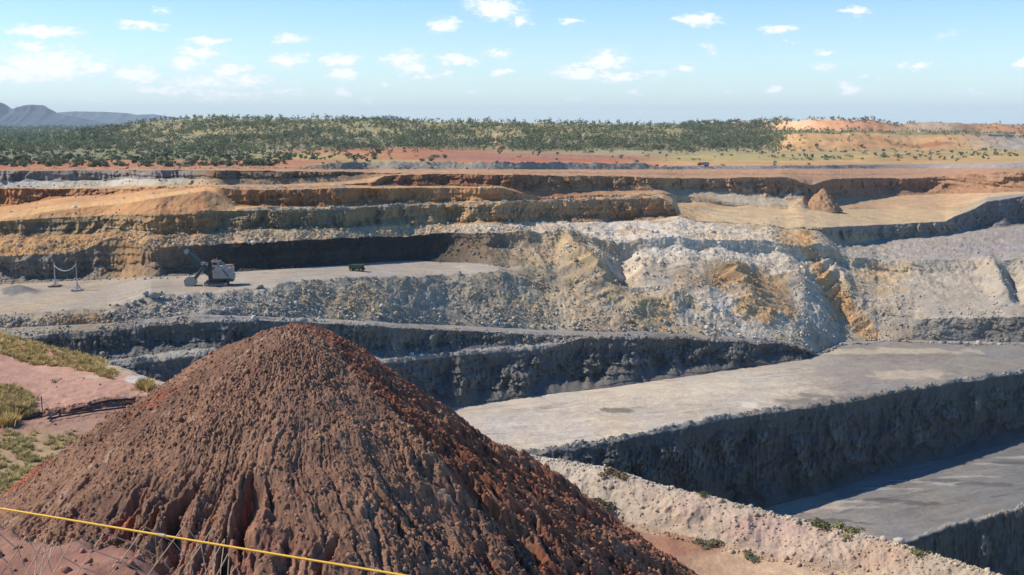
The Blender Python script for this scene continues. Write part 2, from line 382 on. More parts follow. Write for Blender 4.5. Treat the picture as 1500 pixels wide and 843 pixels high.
colsA = np.concatenate([np.arange(-420, -20, 5.0), np.arange(-20, 1521, 1.15), np.arange(1525, 1920, 5.0)])
P = Sheet(colsA)
g_floor = [(0, (152, 149, 146)), (1500, (150, 148, 145))]
P.line('H', [(-420, 1500, -154), (700, 1150, -154), (1135, 1010, -154), (1335, 945, -154), (1500, 915, -154), (1920, 850, -154)], colr=None)
W1c = [(0, (128, 127, 126)), (1500, (126, 126, 126))]
P.line('H', [(-420, 1300, -121), (700, 1000, -121), (1000, 900, -134), (1135, 850, -134), (1335, 792, -131), (1380, 777, -130), (1500, 747, -127), (1920, 660, -123)],
       ar=1.5, ah=.2, typ='wall', colr=[(0, (110, 110, 110))], bulge=1.5, q=.12, rows=46)                                        # 1 lowest wall
P.line('H', [(-420, 1150, -121), (700, 830, -121), (900, 775, -121), (1000, 775, -134), (1135, 741, -134), (1200, 725, -134), (1300, 691, -131), (1400, 669, -130), (1500, 643, -127), (1920, 556, -123)],
       ar=.6, ah=.05, colr=[(1100, (152, 145, 136)), (1250, (138, 135, 131)), (1500, (118, 118, 117))])                        # 2 lower floor
P.line('H', [(-420, 1000, -103), (500, 740, -103), (700, 680, -103), (770, 668, -103), (820, 663, -103), (900, 648, -103), (1000, 628, -103), (1060, 617, -103), (1100, 610, -103), (1200, 597, -103), (1300, 580, -103), (1400, 562, -103), (1500, 549, -103), (1920, 495, -103)],
       ar=1.0, ah=.3, typ='wall', colr=W1c, bulge=[(800, 3.8), (1100, 3.4), (1300, 2.6), (1500, 2.0)], q=.10, qn=.25)                                                                     # 3 high wall
P.line('H', [(-420, 720, -103), (300, 680, -103), (560, 625, -103), (653, 600, -103), (720, 590, -103), (785, 580, -103), (877, 570, -103), (1000, 553, -103), (1107, 537, -103), (1178, 528, -103), (1200, 521, -103), (1230, 507, -103), (1285, 500, -103), (1400, 503, -103), (1500, 507, -103), (1920, 520, -103)],
       ar=.8, ah=.03, colr=[(600, (196, 186, 172)), (900, (206, 195, 178)), (1150, (192, 182, 165)), (1250, (152, 147, 139)), (1500, (142, 138, 131))])  # 4 beige floor
P.line('S', [(-420, 600, 1.2), (0, 560, 1.2), (170, 537, 1.2), (320, 521, 1.2), (440, 523, 1.2), (560, 534, 1.2), (650, 524, 1.0), (749, 516, .95), (802, 511, .85), (830, 503, .85), (856, 496, .9), (1000, 497, .9), (1107, 503, .9), (1160, 507, .9), (1180, 514, .8), (1197, 522, .5), (1230, 506.7, .1), (1500, 506.7, .1), (1920, 519, .1)],
       ar=1.2, ah=.3, typ='wall', colr=[(0, (128, 128, 128)), (650, (132, 131, 128)), (900, (136, 134, 130)), (1200, (128, 127, 124))], bulge=2.4, q=.46)   # 5 dark wall
P.line('S', [(-420, 585, .3), (0, 548, .3), (150, 530, .3), (250, 515, .4), (320, 508, .4), (440, 510, .3), (560, 524, .3), (678, 513, .3), (749, 505, .3), (802, 500, .3), (830, 497, .3), (856, 494.7, .2), (1000, 495.7, .2), (1107, 501.7, .2), (1160, 505.7, .2), (1180, 512.7, .2), (1197, 521, .2), (1230, 505.7, .1), (1500, 505.7, .1), (1920, 518, .1)],
       ar=1.0, ah=.5, colr=[(0, (165, 160, 150)), (560, (180, 174, 162)), (1200, (165, 160, 150))], rock=.6)                    # 6 ledge
P.line('S', [(-420, 540, 1.3), (0, 499, 1.3), (32, 496, 1.3), (71, 490, 1.3), (160, 484, 1.3), (242, 478, 1.3), (292, 473, 1.3), (374, 470, 1.3), (416, 471, 1.3), (500, 475, 1.2), (600, 481, 1.1), (700, 486, 1), (780, 490, .8), (856, 493.5, .4), (1000, 494.8, .3), (1107, 500.8, .3), (1160, 504.8, .3), (1180, 512, .3), (1197, 520, .2), (1230, 504.7, .1), (1500, 504.7, .1), (1920, 517, .1)],
       ar=1.0, ah=.4, typ='wall', colr=[(0, (140, 138, 134)), (400, (140, 139, 136)), (600, (158, 153, 144)), (1200, (158, 153, 144))], bulge=2.2, q=.3, rock=.4)  # 7 upper dark wall
P.line('S', [(-420, 510, .5), (0, 482, .5), (71, 479, .5), (160, 475, .5), (250, 469, .5), (320, 466.5, .4), (400, 468.5, .2), (500, 474.5, .1), (600, 480.5, .1), (700, 485.5, .1), (780, 489.5, .1), (856, 493, .1), (1000, 494.3, .1), (1107, 500.3, .1), (1160, 504.2, .1), (1180, 511.4, .1), (1197, 519.5, .2), (1230, 504, .1), (1500, 504, .1), (1920, 516.5, .1)],
       ar=.3, ah=.4, colr=[(0, (172, 163, 148)), (150, (160, 148, 132)), (300, (165, 160, 150)), (1200, (160, 155, 147))], rock=.7)  # 8
P.line('S', [(-420, 508, .0), (0, 480, .0), (71, 477, .0), (160, 473, .0), (250, 464.5, .0), (320, 461, .0), (400, 464, .0), (500, 468, .0), (600, 473.5, .0), (700, 478.5, .0), (856, 485.5, .0), (1000, 489, .0), (1107, 497, .0), (1160, 502, .0), (1180, 509, .0), (1197, 517, .0), (1230, 501.5, 0), (1285, 497, 0), (1500, 502, 0), (1920, 514, 0)],
       ar=.2, ah=.03, ahm=.05, colr=[(0, (172, 165, 155)), (1000, (165, 160, 152)), (1200, (170, 163, 153))])                          # 9 haul road
P.line('S', [(-420, 488, .6), (0, 465, .7), (89, 460, .7), (157, 455.5, .6), (174, 451, .7), (200, 442, .6), (221, 434, .6), (249, 436, .6), (320, 432.6, .6), (356, 427, .6), (445, 415.6, .6), (500, 411.5, .6), (546, 410, .6), (642, 405.6, .6), (731, 399.6, .6), (800, 425, .5), (900, 430, .45), (1000, 425, .5), (1200, 430, .5), (1320, 450, .7), (1340, 468, 1.6), (1384, 467, 1.8), (1470, 466, 1.8), (1500, 464, 1.8), (1920, 455, 1.8)],
       ar=[(0, .8), (1200, .8), (1340, 1.2)], ah=.9, typ='lin', colr=[(0, (168, 158, 142)), (100, (170, 155, 132)), (180, (165, 160, 150)), (350, (172, 167, 158)), (480, (178, 168, 148)), (620, (168, 163, 152)), (740, (172, 164, 148)), (800, (190, 176, 152)), (950, (192, 180, 160)), (1060, (208, 200, 188)), (1250, (196, 186, 170)), (1330, (150, 147, 142)), (1500, (120, 120, 120))], bulge=.8, rock=[(0, .9), (1300, 1.0), (1335, .3)])  # 10 embankment
P.line('S', [(-420, 428, .01), (0, 417, .005), (178, 408, 0), (267, 405, 0), (342, 399, 0), (427, 393.5, 0), (500, 389, 0), (571, 383.5, 0), (614, 382, 0), (678, 388, 0), (742, 397, 0), (765, 396, .3), (800, 392, .5), (900, 388, .45), (1000, 385, .5), (1200, 400, .5), (1300, 425, .45), (1384, 432, .4), (1500, 430, .4), (1920, 430, .4)],
       ar=.5, ah=[(0, .05), (735, .05), (780, 1.2), (1300, 1.2), (1500, .7)], ahm=0, colr=[(0, (186, 177, 163)), (300, (182, 176, 167)), (742, (184, 178, 170)), (770, (185, 172, 150)), (900, (186, 172, 148)), (990, (205, 198, 188)), (1060, (196, 180, 152)), (1120, (192, 172, 140)), (1180, (205, 195, 180)), (1300, (182, 174, 162)), (1500, (172, 167, 160))], rock=[(0, 0), (745, 0), (780, 1.0), (1300, 1.0), (1340, .5)])  # 11 shovel floor
P.line('S', [(-420, 386, 1.1), (0, 376, 1.1), (71, 373, 1.1), (125, 366, 1.1), (153, 352, 1.1), (171, 349, 1.1), (200, 357, 1.0), (228, 361, 1.1), (270, 361, 1.2), (302, 359, 1.4), (356, 355.6, 1.6), (427, 353, 1.6), (500, 349, 1.6), (624, 345, 1.4), (660, 344, .7), (720, 341, .5), (800, 345, .4), (900, 350, .35), (1000, 350, .4), (1100, 352, .4), (1180, 355, .4), (1215, 365, .45), (1240, 376, .4), (1300, 382, .3), (1400, 380, .25), (1500, 377, .25), (1920, 370, .25)],
       ar=[(0, 1.4), (300, 1.), (650, .8)], ah=[(0, .4), (720, .5), (780, 1.5), (1200, 1.3), (1240, .5)], typ='wall', colr=[(0, (140, 132, 124)), (140, (140, 130, 120)), (190, (170, 140, 105)), (240, (138, 125, 112)), (310, (84, 82, 82)), (360, (62, 63, 66)), (620, (56, 57, 60)), (650, (92, 85, 78)), (700, (128, 114, 98)), (760, (165, 150, 128)), (850, (200, 180, 150)), (900, (205, 198, 186)), (1060, (210, 204, 194)), (1180, (205, 194, 176)), (1250, (188, 178, 160)), (1500, (180, 175, 166))],
       bulge=[(0, 2.2), (300, 1.2), (620, 1.0), (750, .5)], q=[(0, .22), (300, .12), (620, .12), (660, .5), (1000, .5)], qn=[(0, 1), (290, 1), (320, .15), (640, .2), (700, .1), (760, 0)], rock=[(0, .15), (620, .1), (700, .7), (760, 1.), (1200, 1.), (1250, .4)])  # 12 coal wall
P.line('S', [(-420, 352, .6), (0, 349, .6), (60, 345, .6), (150, 341.5, .45), (171, 341, .4), (213, 347, .6), (290, 346, .55), (356, 339, .5), (391, 337, .5), (500, 334.5, .45), (582, 331, .4), (700, 328, .3), (781, 326, .12), (820, 326, .1), (891, 325, .1), (960, 322, .1), (993, 317, .12), (1020, 325, .1), (1100, 330, .1), (1150, 334, .12), (1196, 337, .12), (1215, 346, .1), (1242, 357, .03), (1300, 352, .02), (1385, 345, .02), (1420, 338, .02), (1500, 330, .02), (1920, 322, .02)],
       ar=1.0, ah=.5, colr=[(0, (192, 155, 112)), (200, (190, 155, 115)), (330, (186, 165, 138)), (500, (200, 178, 148)), (620, (200, 180, 150)), (740, (200, 190, 172)), (900, (212, 206, 196)), (1100, (214, 205, 190)), (1190, (200, 180, 150)), (1240, (170, 166, 160)), (1500, (158, 156, 155))], rock=[(0, .6), (300, 1.), (700, 1.), (1150, 1.), (1200, .4), (1250, .25)])  # 13 talus ledge
P.line('S', [(-420, 328, 1.2), (0, 324.6, 1.2), (32, 322, 1.2), (125, 317.5, 1.2), (160, 315, 1.2), (231, 314, 1.2), (285, 312, 1.2), (356, 309, 1.2), (427, 308, 1.2), (500, 307, 1.2), (607, 301.5, 1.1), (713, 299.7, 1.), (767, 297, 1.), (856, 294, 1.), (927, 292, 1.), (971, 290, 1.), (985, 300, .9), (993, 313, .3), (1020, 323.5, .1), (1100, 328, .1), (1150, 332.3, .1), (1196, 333.7, .5), (1225, 333, 1.2), (1242, 332, 1.8), (1285, 330, 1.8), (1385, 324.6, 1.8), (1397, 318, 1.2), (1427, 306, 1.), (1445, 296, 1.), (1500, 288, 1.), (1920, 275, 1.)],
       ar=1.6, ah=.35, typ='wall', colr=[(0, (186, 140, 92)), (60, (160, 130, 98)), (180, (176, 138, 96)), (280, (200, 140, 84)), (330, (160, 132, 102)), (450, (150, 128, 104)), (600, (176, 142, 102)), (750, (196, 146, 98)), (900, (194, 134, 84)), (990, (196, 140, 92)), (1100, (205, 180, 145)), (1190, (190, 165, 130)), (1225, (150, 143, 134)), (1390, (150, 140, 128)), (1500, (125, 124, 124))], bulge=2.4, q=[(0, .18), (500, .2), (1000, .2), (1200, .1), (1400, .1)], rock=[(0, .25), (480, .5), (700, .3), (1000, .3), (1200, .1)])  # 14 third wall
P.line('S', [(-420, 330, .4), (0, 321.5, .4), (89, 308, .45), (178, 299, .5), (240, 289, .5), (300, 280, .5), (316, 284, .5), (345, 302, .1), (427, 303.5, .02), (500, 303, .02), (571, 301, .02), (607, 300.3, .02), (660, 299.2, .02), (713, 298, .02), (763, 295.3, .02), (856, 292.3, .02), (971, 288.8, .02), (985, 295, .1), (993, 302, .2), (1050, 306, .06), (1150, 312, .03), (1196, 314, .03), (1285, 311, .02), (1385, 308, .02), (1410, 305, .02), (1445, 292, .02), (1500, 285, .02), (1920, 272, .02)],
       ar=.8, ah=.25, colr=[(0, (214, 158, 98)), (120, (206, 142, 84)), (300, (206, 140, 80)), (345, (220, 170, 110)), (420, (212, 165, 115)), (560, (196, 165, 135)), (700, (226, 180, 125)), (980, (222, 168, 110)), (1050, (222, 184, 140)), (1200, (215, 178, 138)), (1385, (208, 168, 125)), (1450, (158, 152, 146)), (1500, (150, 148, 146))], rock=.03)  # 15 bench
P.line('S', [(-420, 322, .0), (0, 311, 0), (89, 300.5, 0), (178, 292, 0), (240, 283, 0), (300, 274.8, 0), (316, 275, .4), (349, 278, 1.1), (427, 278, 1.1), (470, 277, 1.1), (500, 275.6, 1.1), (596, 275.5, 1.1), (735, 275.5, 1.), (763, 283, .6), (800, 289, .3), (856, 287, .15), (971, 283, .12), (1050, 295, .1), (1150, 304, .03), (1196, 306, .02), (1385, 302, .02), (1420, 298, .02), (1445, 290.5, .02), (1500, 284, .02), (1920, 271, .02)],
       ar=[(0, .1), (320, .1), (350, 1.4)], ah=[(0, .05), (320, .1), (350, .4)], ahm=0, typ='wall', colr=[(0, (228, 168, 98)), (300, (228, 165, 96)), (345, (186, 120, 60)), (470, (184, 118, 58)), (600, (196, 130, 70)), (735, (206, 140, 78)), (860, (205, 138, 84)), (1000, (215, 165, 118)), (1150, (220, 178, 132)), (1385, (205, 160, 115)), (1500, (160, 150, 140))], bulge=[(0, 0), (320, 0), (350, 2.2), (760, 1.6), (1000, .6), (1200, 0)], q=.2, rock=.05)  # 16 road / fourth wall
P.line('S', [(-420, 312, .03), (0, 303.5, .03), (50, 297, .04), (89, 290, .1), (178, 284, .1), (250, 276, .1), (300, 273, .05), (349, 276.5, .02), (427, 276, .02), (500, 273.5, .02), (540, 272.8, .02), (735, 273.5, .02), (763, 280.5, .3), (800, 284, .3), (856, 280, .1), (950, 279, .1), (1000, 278.5, .1), (1071, 283, .3), (1150, 294, .3), (1185, 301, .1), (1240, 291, .04), (1342, 286, .03), (1427, 284, .03), (1500, 281.5, .02), (1920, 269, .02)],
       ar=.6, ah=.3, colr=[(0, (214, 150, 90)), (300, (214, 152, 92)), (345, (205, 150, 100)), (520, (205, 150, 100)), (735, (212, 152, 90)), (800, (180, 115, 75)), (950, (200, 150, 110)), (1080, (224, 190, 160)), (1160, (200, 160, 125)), (1240, (205, 155, 115)), (1500, (212, 168, 128))], rock=.08)  # 17
P.line('S', [(-420, 279, 1.2), (0, 276.5, 1.2), (89, 277, .7), (140, 276.5, .6), (178, 276.3, .4), (250, 273.5, .3), (300, 272.4, .1), (349, 274.8, .02), (427, 274, .02), (500, 271, .02), (540, 268, .3), (563, 258.5, .7), (600, 256, .8), (660, 255, .8), (735, 256, .8), (800, 257, .8), (830, 258.5, .9), (856, 257.5, 1.1), (900, 258.5, 1.1), (950, 260.5, 1.1), (1000, 261.5, 1.1), (1050, 261.5, 1.1), (1090, 260.5, 1.), (1120, 259.5, 1.), (1150, 262, .8), (1170, 270, .6), (1190, 272, .5), (1205, 266, .6), (1220, 262.5, .8), (1270, 261, .7), (1331, 261.5, .7), (1360, 260.5, .7), (1420, 255, .7), (1500, 251, .7), (1920, 245, .7)],
       ar=1.6, ah=.5, typ='wall', colr=[(0, (196, 120, 52)), (100, (190, 118, 58)), (250, (205, 140, 80)), (345, (190, 140, 98)), (520, (190, 130, 88)), (570, (160, 100, 62)), (735, (158, 98, 62)), (850, (172, 122, 86)), (950, (186, 136, 100)), (1100, (186, 134, 100)), (1190, (165, 115, 80)), (1270, (168, 118, 86)), (1330, (174, 122, 88)), (1500, (172, 122, 90))], bulge=2.6, q=[(0, .2), (700, .45), (1200, .35), (1260, .5), (1500, .5)], rock=.15)  # 18 fifth wall
P.line('S', [(-420, 276, .05), (0, 274.8, .05), (89, 275, .05), (178, 273, .03), (250, 271, .03), (300, 270.8, .03), (400, 271, .03), (500, 266.5, .03), (540, 262, .02), (563, 257.4, .02), (600, 255.4, .02), (735, 255, .02), (856, 255.5, .02), (1000, 258, .02), (1100, 257.6, .02), (1170, 260, .1), (1190, 262, .2), (1220, 259.5, .02), (1331, 257.5, .02), (1420, 252.5, .02), (1500, 250, .02), (1920, 244.3, .02)],
       ar=.6, ah=.2, colr=[(0, (200, 170, 140)), (250, (205, 160, 120)), (400, (206, 150, 100)), (560, (204, 150, 108)), (850, (200, 146, 110)), (1100, (204, 148, 108)), (1500, (186, 132, 98))], rock=.05)  # 19
P.line('S', [(-420, 264, .6), (0, 265, .6), (89, 267, .6), (178, 263, .6), (250, 263, .6), (290, 262, .6), (400, 263, .5), (480, 259, .5), (530, 257, .3), (563, 256, .02), (600, 255, .02), (735, 254.5, .02), (856, 255, .02), (1000, 257.5, .02), (1100, 257, .02), (1220, 258, .02), (1331, 256.5, .02), (1420, 252, .02), (1500, 249.5, .02), (1920, 244, .02)],
       ar=.8, ah=.5, colr=[(0, (205, 196, 184)), (250, (205, 190, 172)), (310, (175, 140, 112)), (540, (170, 130, 100)), (600, (200, 146, 108)), (1500, (186, 132, 98))], rock=[(0, .5), (500, .5), (600, 0)])  # 20
P.line('S', [(-420, 250, 1.1), (0, 250.5, 1.1), (100, 250, 1.1), (300, 249.5, 1.1), (400, 251, .9), (500, 252, .8), (560, 254, .3), (600, 253.5, .02), (735, 252.5, .02), (856, 252.5, .02), (1000, 255, .02), (1100, 254.5, .02), (1220, 256, .02), (1331, 254.5, .02), (1420, 251, .02), (1500, 248.5, .02), (1920, 243.5, .02)],
       ar=1.2, ah=.4, typ='wall', colr=[(0, (148, 138, 134)), (260, (150, 138, 132)), (310, (140, 108, 88)), (540, (150, 110, 84)), (600, (200, 142, 104)), (1500, (186, 134, 100))], bulge=[(0, 2.5), (540, 2.), (600, .2)], q=.15)  # 21 rim
P.line('S', [(-420, 248, .01), (0, 248.5, .01), (400, 247.8, .01), (500, 248.3, .01), (955, 248.5, .01), (1500, 246.2, .01), (1920, 242.5, .01)],
       ar=.2, ah=.2, colr=[(0, (190, 138, 108)), (440, (196, 142, 106)), (700, (200, 146, 110)), (1000, (200, 144, 108)), (1500, (190, 135, 102))])  # 22
P.line('S', [(-420, 246, .02), (0, 246.3, .02), (425, 245.5, .02), (470, 241, .5), (500, 237.2, .6), (650, 236.8, .6), (800, 237.5, .6), (945, 239, .6), (965, 244.5, .2), (1000, 243.5, .15), (1200, 242.3, .2), (1400, 240, .2), (1500, 238, .2), (1920, 236, .2)],
       ar=.3, ah=[(0, .2), (430, .3), (500, 1.1), (940, 1.1), (980, .5)], colr=[(0, (186, 130, 100)), (430, (180, 140, 112)), (480, (158, 150, 140)), (940, (158, 152, 144)), (1000, (150, 146, 142)), (1300, (155, 150, 145)), (1500, (150, 148, 146))], rock=[(0, 0), (470, .8), (940, .8), (960, .2)])  # 23 windrow
P.line('D', [(-420, 3, 0), (430, 3, 0), (500, 7, -3.0), (940, 7, -3.), (980, 4, -1.), (1920, 4, -.5)], ah=.3, rows=5, colr=[(0, (186, 130, 100)), (430, (180, 140, 112)), (480, (158, 150, 140)), (940, (158, 152, 144)), (1500, (150, 148, 146))])  # 24
rim_line = len(P.K) - 1
for i, (a, b) in enumerate(P.K): pass
hrim = float(np.mean(P.K[-1][1])); yrim = float(np.mean(P.K[-1][0]))
HP = -28.0
P.line('H', [(-420, 236, -24), (0, 236, -24), (430, 236, -23), (500, 234.5, -24), (700, 234.5, -26), (1000, 237, -33), (1250, 235, -38), (1500, 234, -35), (1920, 233, -35)], ah=.3, colr=[(0, (178, 122, 92)), (440, (180, 130, 95)), (560, (176, 158, 105)), (700, (186, 115, 82)), (900, (190, 115, 80)), (1000, (196, 160, 112)), (1500, (190, 160, 110))])  # 25
P.line('H', [(-420, 226, -26), (0, 226, -26), (700, 226, -27), (1000, 228, -30.5), (1250, 227, -33), (1500, 226, -32), (1920, 226, -32)], ah=.5, colr=[(0, (128, 130, 92)), (350, (138, 135, 92)), (450, (185, 160, 105)), (600, (180, 125, 88)), (740, (166, 120, 98)), (930, (166, 122, 98)), (1000, (180, 165, 110)), (1500, (185, 162, 110))])  # 26
P.line('H', [(-420, 222, HP), (0, 216, HP), (150, 216, HP), (350, 222, HP), (500, 219, HP), (700, 219, HP), (760, 221, -28.5), (1000, 221, -31), (1080, 218, -32), (1140, 222, -33), (1300, 221, -33.2), (1440, 220, -33), (1500, 219.6, -33), (1920, 218, -33)], ah=.8, colr=[(0, (130, 132, 95)), (400, (150, 145, 98)), (520, (184, 130, 90)), (700, (180, 130, 95)), (780, (156, 146, 112)), (1000, (166, 154, 116)), (1500, (178, 160, 110))])  # 27
hillc = [(0, (126, 130, 104)), (100, (146, 140, 110)), (300, (156, 148, 118)), (700, (148, 142, 112)), (1000, (150, 144, 112)), (1130, (150, 142, 110)), (1150, (214, 172, 122)), (1400, (206, 165, 118)), (1480, (172, 162, 148)), (1500, (174, 166, 154))]
P.line('S', [(-420, 210, 0), (0, 208, 0), (60, 208, 0.0), (120, 205, .03), (180, 200, .06), (250, 198, .075), (500, 200, .075), (760, 202, .07), (1000, 202, .06), (1080, 203, .05), (1140, 204, .1), (1155, 199, .36), (1250, 196, .34), (1330, 197, .28), (1390, 198, .24), (1450, 201, .2), (1500, 203, .17), (1920, 204, .12)], ah=[(0, 1), (1130, 1), (1160, 2.2), (1500, 1)], colr=hillc)  # 28
P.line('S', [(-420, 204, 0), (0, 203, 0), (60, 204, 0.0), (120, 202, .02), (180, 192, .06), (250, 186, .075), (500, 188, .075), (760, 191, .07), (1000, 192, .05), (1080, 190.5, .03), (1155, 192, .015), (1250, 192.5, .015), (1330, 193, .015), (1440, 196, .01), (1500, 198, .01), (1920, 200, .01)], ah=1.2, colr=[(0, (110, 122, 92)), (100, (150, 146, 104)), (300, (168, 156, 116)), (1000, (168, 158, 115)), (1100, (130, 135, 90)), (1400, (150, 140, 100)), (1480, (172, 160, 140)), (1500, (176, 162, 140))])  # 29
P.line('S', [(-420, 200, 0), (0, 199, 0), (60, 201, 0), (100, 199, .04), (150, 191, .05), (190, 182, .06), (230, 176, .06), (300, 174.5, .06), (450, 175, .06), (560, 176.5, .06), (650, 178, .05), (800, 181, .05), (900, 183, .05), (960, 184, .04), (1010, 181, .05), (1075, 181, .06), (1090, 177.5, .25), (1200, 177, .3), (1300, 178.5, .3), (1325, 181, .25), (1400, 180, .25), (1500, 184, .2), (1920, 186, .2)], ah=[(0, 1), (1080, 1.5), (1100, 2.5)], colr=[(0, (110, 122, 92)), (300, (160, 152, 110)), (1060, (160, 150, 108)), (1085, (222, 180, 140)), (1180, (226, 184, 146)), (1210, (210, 158, 122)), (1290, (214, 160, 122)), (1320, (218, 180, 140)), (1360, (190, 170, 148)), (1430, (205, 165, 125)), (1500, (196, 140, 100))])  # 30 crest
P.line('D', [(-420, 30, 0), (60, 60, 0), (120, 200, -6), (230, 260, -14), (1920, 260, -14)], ah=1, rows=6, colr=[(0, (110, 122, 92)), (300, (150, 142, 100))])  # 31
plain_c = [(0, (96, 112, 92)), (300, (110, 120, 95)), (1500, (120, 125, 95))]
P.line('H', [(-420, 196, HP), (1920, 196, HP)], ah=1, rows=14, colr=plain_c)
P.line('H', [(-420, 190, HP), (1920, 190, HP)], ah=1, rows=12, colr=plain_c)
P.line('H', [(-420, 185, HP), (1920, 185, HP)], ah=0, rows=10, colr=plain_c)
P.line('H', [(-420, 182, HP), (1920, 182, HP)], ah=0, rows=8, colr=[(0, (120, 128, 100)), (150, (150, 140, 110)), (1500, (120, 125, 95))])
P.make(1.0)
NAMES = ['low', 'wall1', 'floor2', 'wall1hi', 'beige', 'wallD', 'ledge', 'wallU', 'emb', 'road', 'embank', 'sfloor', 'coal', 'talus', 'wall3', 'bench', 'wall4', 'b17', 'wall5', 'b19', 'b20', 'rim', 'b22', 'windrow', 'w24']
if False:
    pass
for i, (a, b) in enumerate(P.K):
    s_ = [int(np.argmin(abs(colsA - q))) for q in (0, 400, 700, 1000, 1250, 1480)]
    print('LINE', i, ' '.join('%.0f/%.1f' % (a[j], b[j]) for j in s_))
P.PY0 = P.PY.copy(); pyramid = None
X, Y, H = P.X, P.Y, P.H
near = (P.Y < 1100)
# --- shaped features of the rubble mountain and the walls
ridge(P, [(800, 345, .2), (830, 365, 1), (860, 395, 1), (905, 440, .6), (940, 470, .2)], 34, 7.5, 1.0, c=(186, 168, 138), cw=22)
ridge(P, [(900, 352, .2), (915, 375, 1), (912, 405, 1), (920, 425, .1)], 30, -8, .9)
ridge(P, [(1050, 385, .5), (1075, 400, 1), (1100, 440, 1), (1125, 470, .7), (1140, 490, .2)], 30, 5.0, .9)
ridge(P, [(1072, 392, .3), (1120, 396, 1), (1180, 440, .8), (1210, 470, .2)], 26, -4.0, .9)
ridge(P, [(1150, 338, .2), (1180, 372, .8), (1215, 430, 1), (1260, 475, .9), (1280, 492, .2)], 24, -4.5, .9)
ridge(P, [(1195, 355, .3), (1230, 405, .9), (1245, 440, .9), (1275, 470, .5)], 16, 3.5, .9)
ridge(P, [(1440, 385, .2), (1455, 400, 1), (1470, 430, .8), (1480, 445, .1)], 22, 5.5, .9)
ridge(P, [(1470, 385, .2), (1482, 402, 1), (1490, 430, .7)], 18, -6, .9)
ridge(P, [(640, 355, .5), (690, 372, 1), (760, 394, .6)], 26, 3.0, .9)
ridge(P, [(760, 345, .5), (775, 365, 1), (800, 395, .6)], 20, 3.5, .9)
ridge(P, [(930, 455, .6), (985, 440, 1), (1000, 425, .3)], 20, 3.5, .9)
ridge(P, [(985, 360, .3), (1000, 380, .8), (1030, 420, 1), (1060, 460, .5)], 26, 3.0, .9)
ridge(P, [(170, 350, .3), (180, 368, 1), (190, 386, .6)], 13, 4.0, .9)
ridge(P, [(1150, 262, .3), (1165, 280, .8), (1180, 300, 1), (1183, 310, .1)], 22, 4.0, 1.)
bump(P, 26, 428, 26, 4.5, 2.6)
ridge(P, [(330, 330, .2), (300, 322, 1), (292, 318, .4)], 20, 2.0, 1.)
# --- rubble windrows heaped along the bench crests
def windrow(seg, line, off, wid, hgt, xr):
    rs = np.where(P.S == seg)[0]; Ye = P.K[line][0][None]
    d = P.Y[rs] - Ye - off; xm = sst(xr[0], xr[0] + 30, P.PX[rs]) * (1 - sst(xr[1] - 30, xr[1], P.PX[rs]))
    nz = np.clip(1 + .9 * fbm(P.X[rs] / 6., P.Y[rs] / 6., 3, 201), .1, 2)
    g = np.exp(-(d / wid) ** 2) * nz * xm
    P.H[rs] += hgt * g; P.AH[rs] += .55 * hgt * np.clip(g, 0, 1); P.R[rs] += .9 * np.clip(g * 1.2 - .2, 0, 1)
    f = np.clip(g * 1.1, 0, 1)[..., None]; P.C[rs] = P.C[rs] * (1 - f) + s2l((150, 147, 140)) / EXPO * f
windrow(4, 3, 2.2, 2.0, 1.25, (600, 1900)); windrow(2, 1, 1.6, 1.5, .9, (1000, 1900)); windrow(11, 10, 1.5, 1.4, .8, (-400, 700))
windrow(6, 5, 1.5, 1.3, .7, (100, 860)); windrow(9, 8, 1.0, .9, .55, (150, 1150)); windrow(15, 14, 2., 1.8, .8, (340, 980))
# --- noise relief
P.X = world(P.PX, P.Y, P.H); X, Y, H = P.X, P.Y, P.H
farm = np.clip(1100 / np.maximum(Y, 1100), .3, 1)
rn = ridged((X + .35 * Y) / 24.0 + .3 * fbm(X / 20., H / 8., 2, 13), H / 40.0, 5, 11, .55) - .35
rn2 = fbm((X + .35 * Y) / 8.0, H / 7.0, 4, 23, .6)
rn3 = ridged((X + .35 * Y) / 2.6, H / 2.2, 3, 29, .6) - .4
flt = np.abs(gn((X + .35 * Y) / 1.7, H / 7.0, 35)) * 2 - .5
bq = (H + 1.3 * gn(X / 26., H / 9., 36)) / 3.1; bed = .5 - (bq - np.floor(bq))
isw0 = np.isin(P.S, [1, 3, 5, 7, 12, 14, 16, 18, 21])[:, None] & ((P.S != 12)[:, None] | (P.PX < 720))
lmp = .22 + 1.15 * sst(-.12, .32, fbm((X + .35 * Y) / 17., H / 9., 3, 203)); lmp = np.where(isw0, lmp, 1.0)
P.Y = Y - P.AR * (rn * 2.1 + lmp * (rn2 * .8 + rn3 * .42) + isw0 * (flt * .22 + bed * .34))
# crumbled buttresses standing out of the cut faces, dusted pale in colour to look sunlit
def lobe(seg, cx, cy, w, h, dep, lit_dust=.7):
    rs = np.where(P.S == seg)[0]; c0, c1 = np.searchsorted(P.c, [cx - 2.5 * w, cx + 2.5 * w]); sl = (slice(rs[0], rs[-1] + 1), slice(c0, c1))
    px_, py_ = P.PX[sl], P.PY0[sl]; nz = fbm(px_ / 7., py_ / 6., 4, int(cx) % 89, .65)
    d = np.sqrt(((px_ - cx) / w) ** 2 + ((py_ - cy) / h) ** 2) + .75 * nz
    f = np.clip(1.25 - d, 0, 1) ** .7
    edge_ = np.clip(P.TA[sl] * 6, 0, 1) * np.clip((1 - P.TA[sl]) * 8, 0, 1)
    P.Y[sl] -= dep * f * edge_ * (1 + .35 * fbm(px_ / 2.4, py_ / 2.0, 2, 5)); f = (f * lit_dust)[..., None]
    P.C[sl] = P.C[sl] * (1 - f) + s2l((176, 172, 164)) / EXPO * f  # pale tone mixed in where the sunlit spots should show
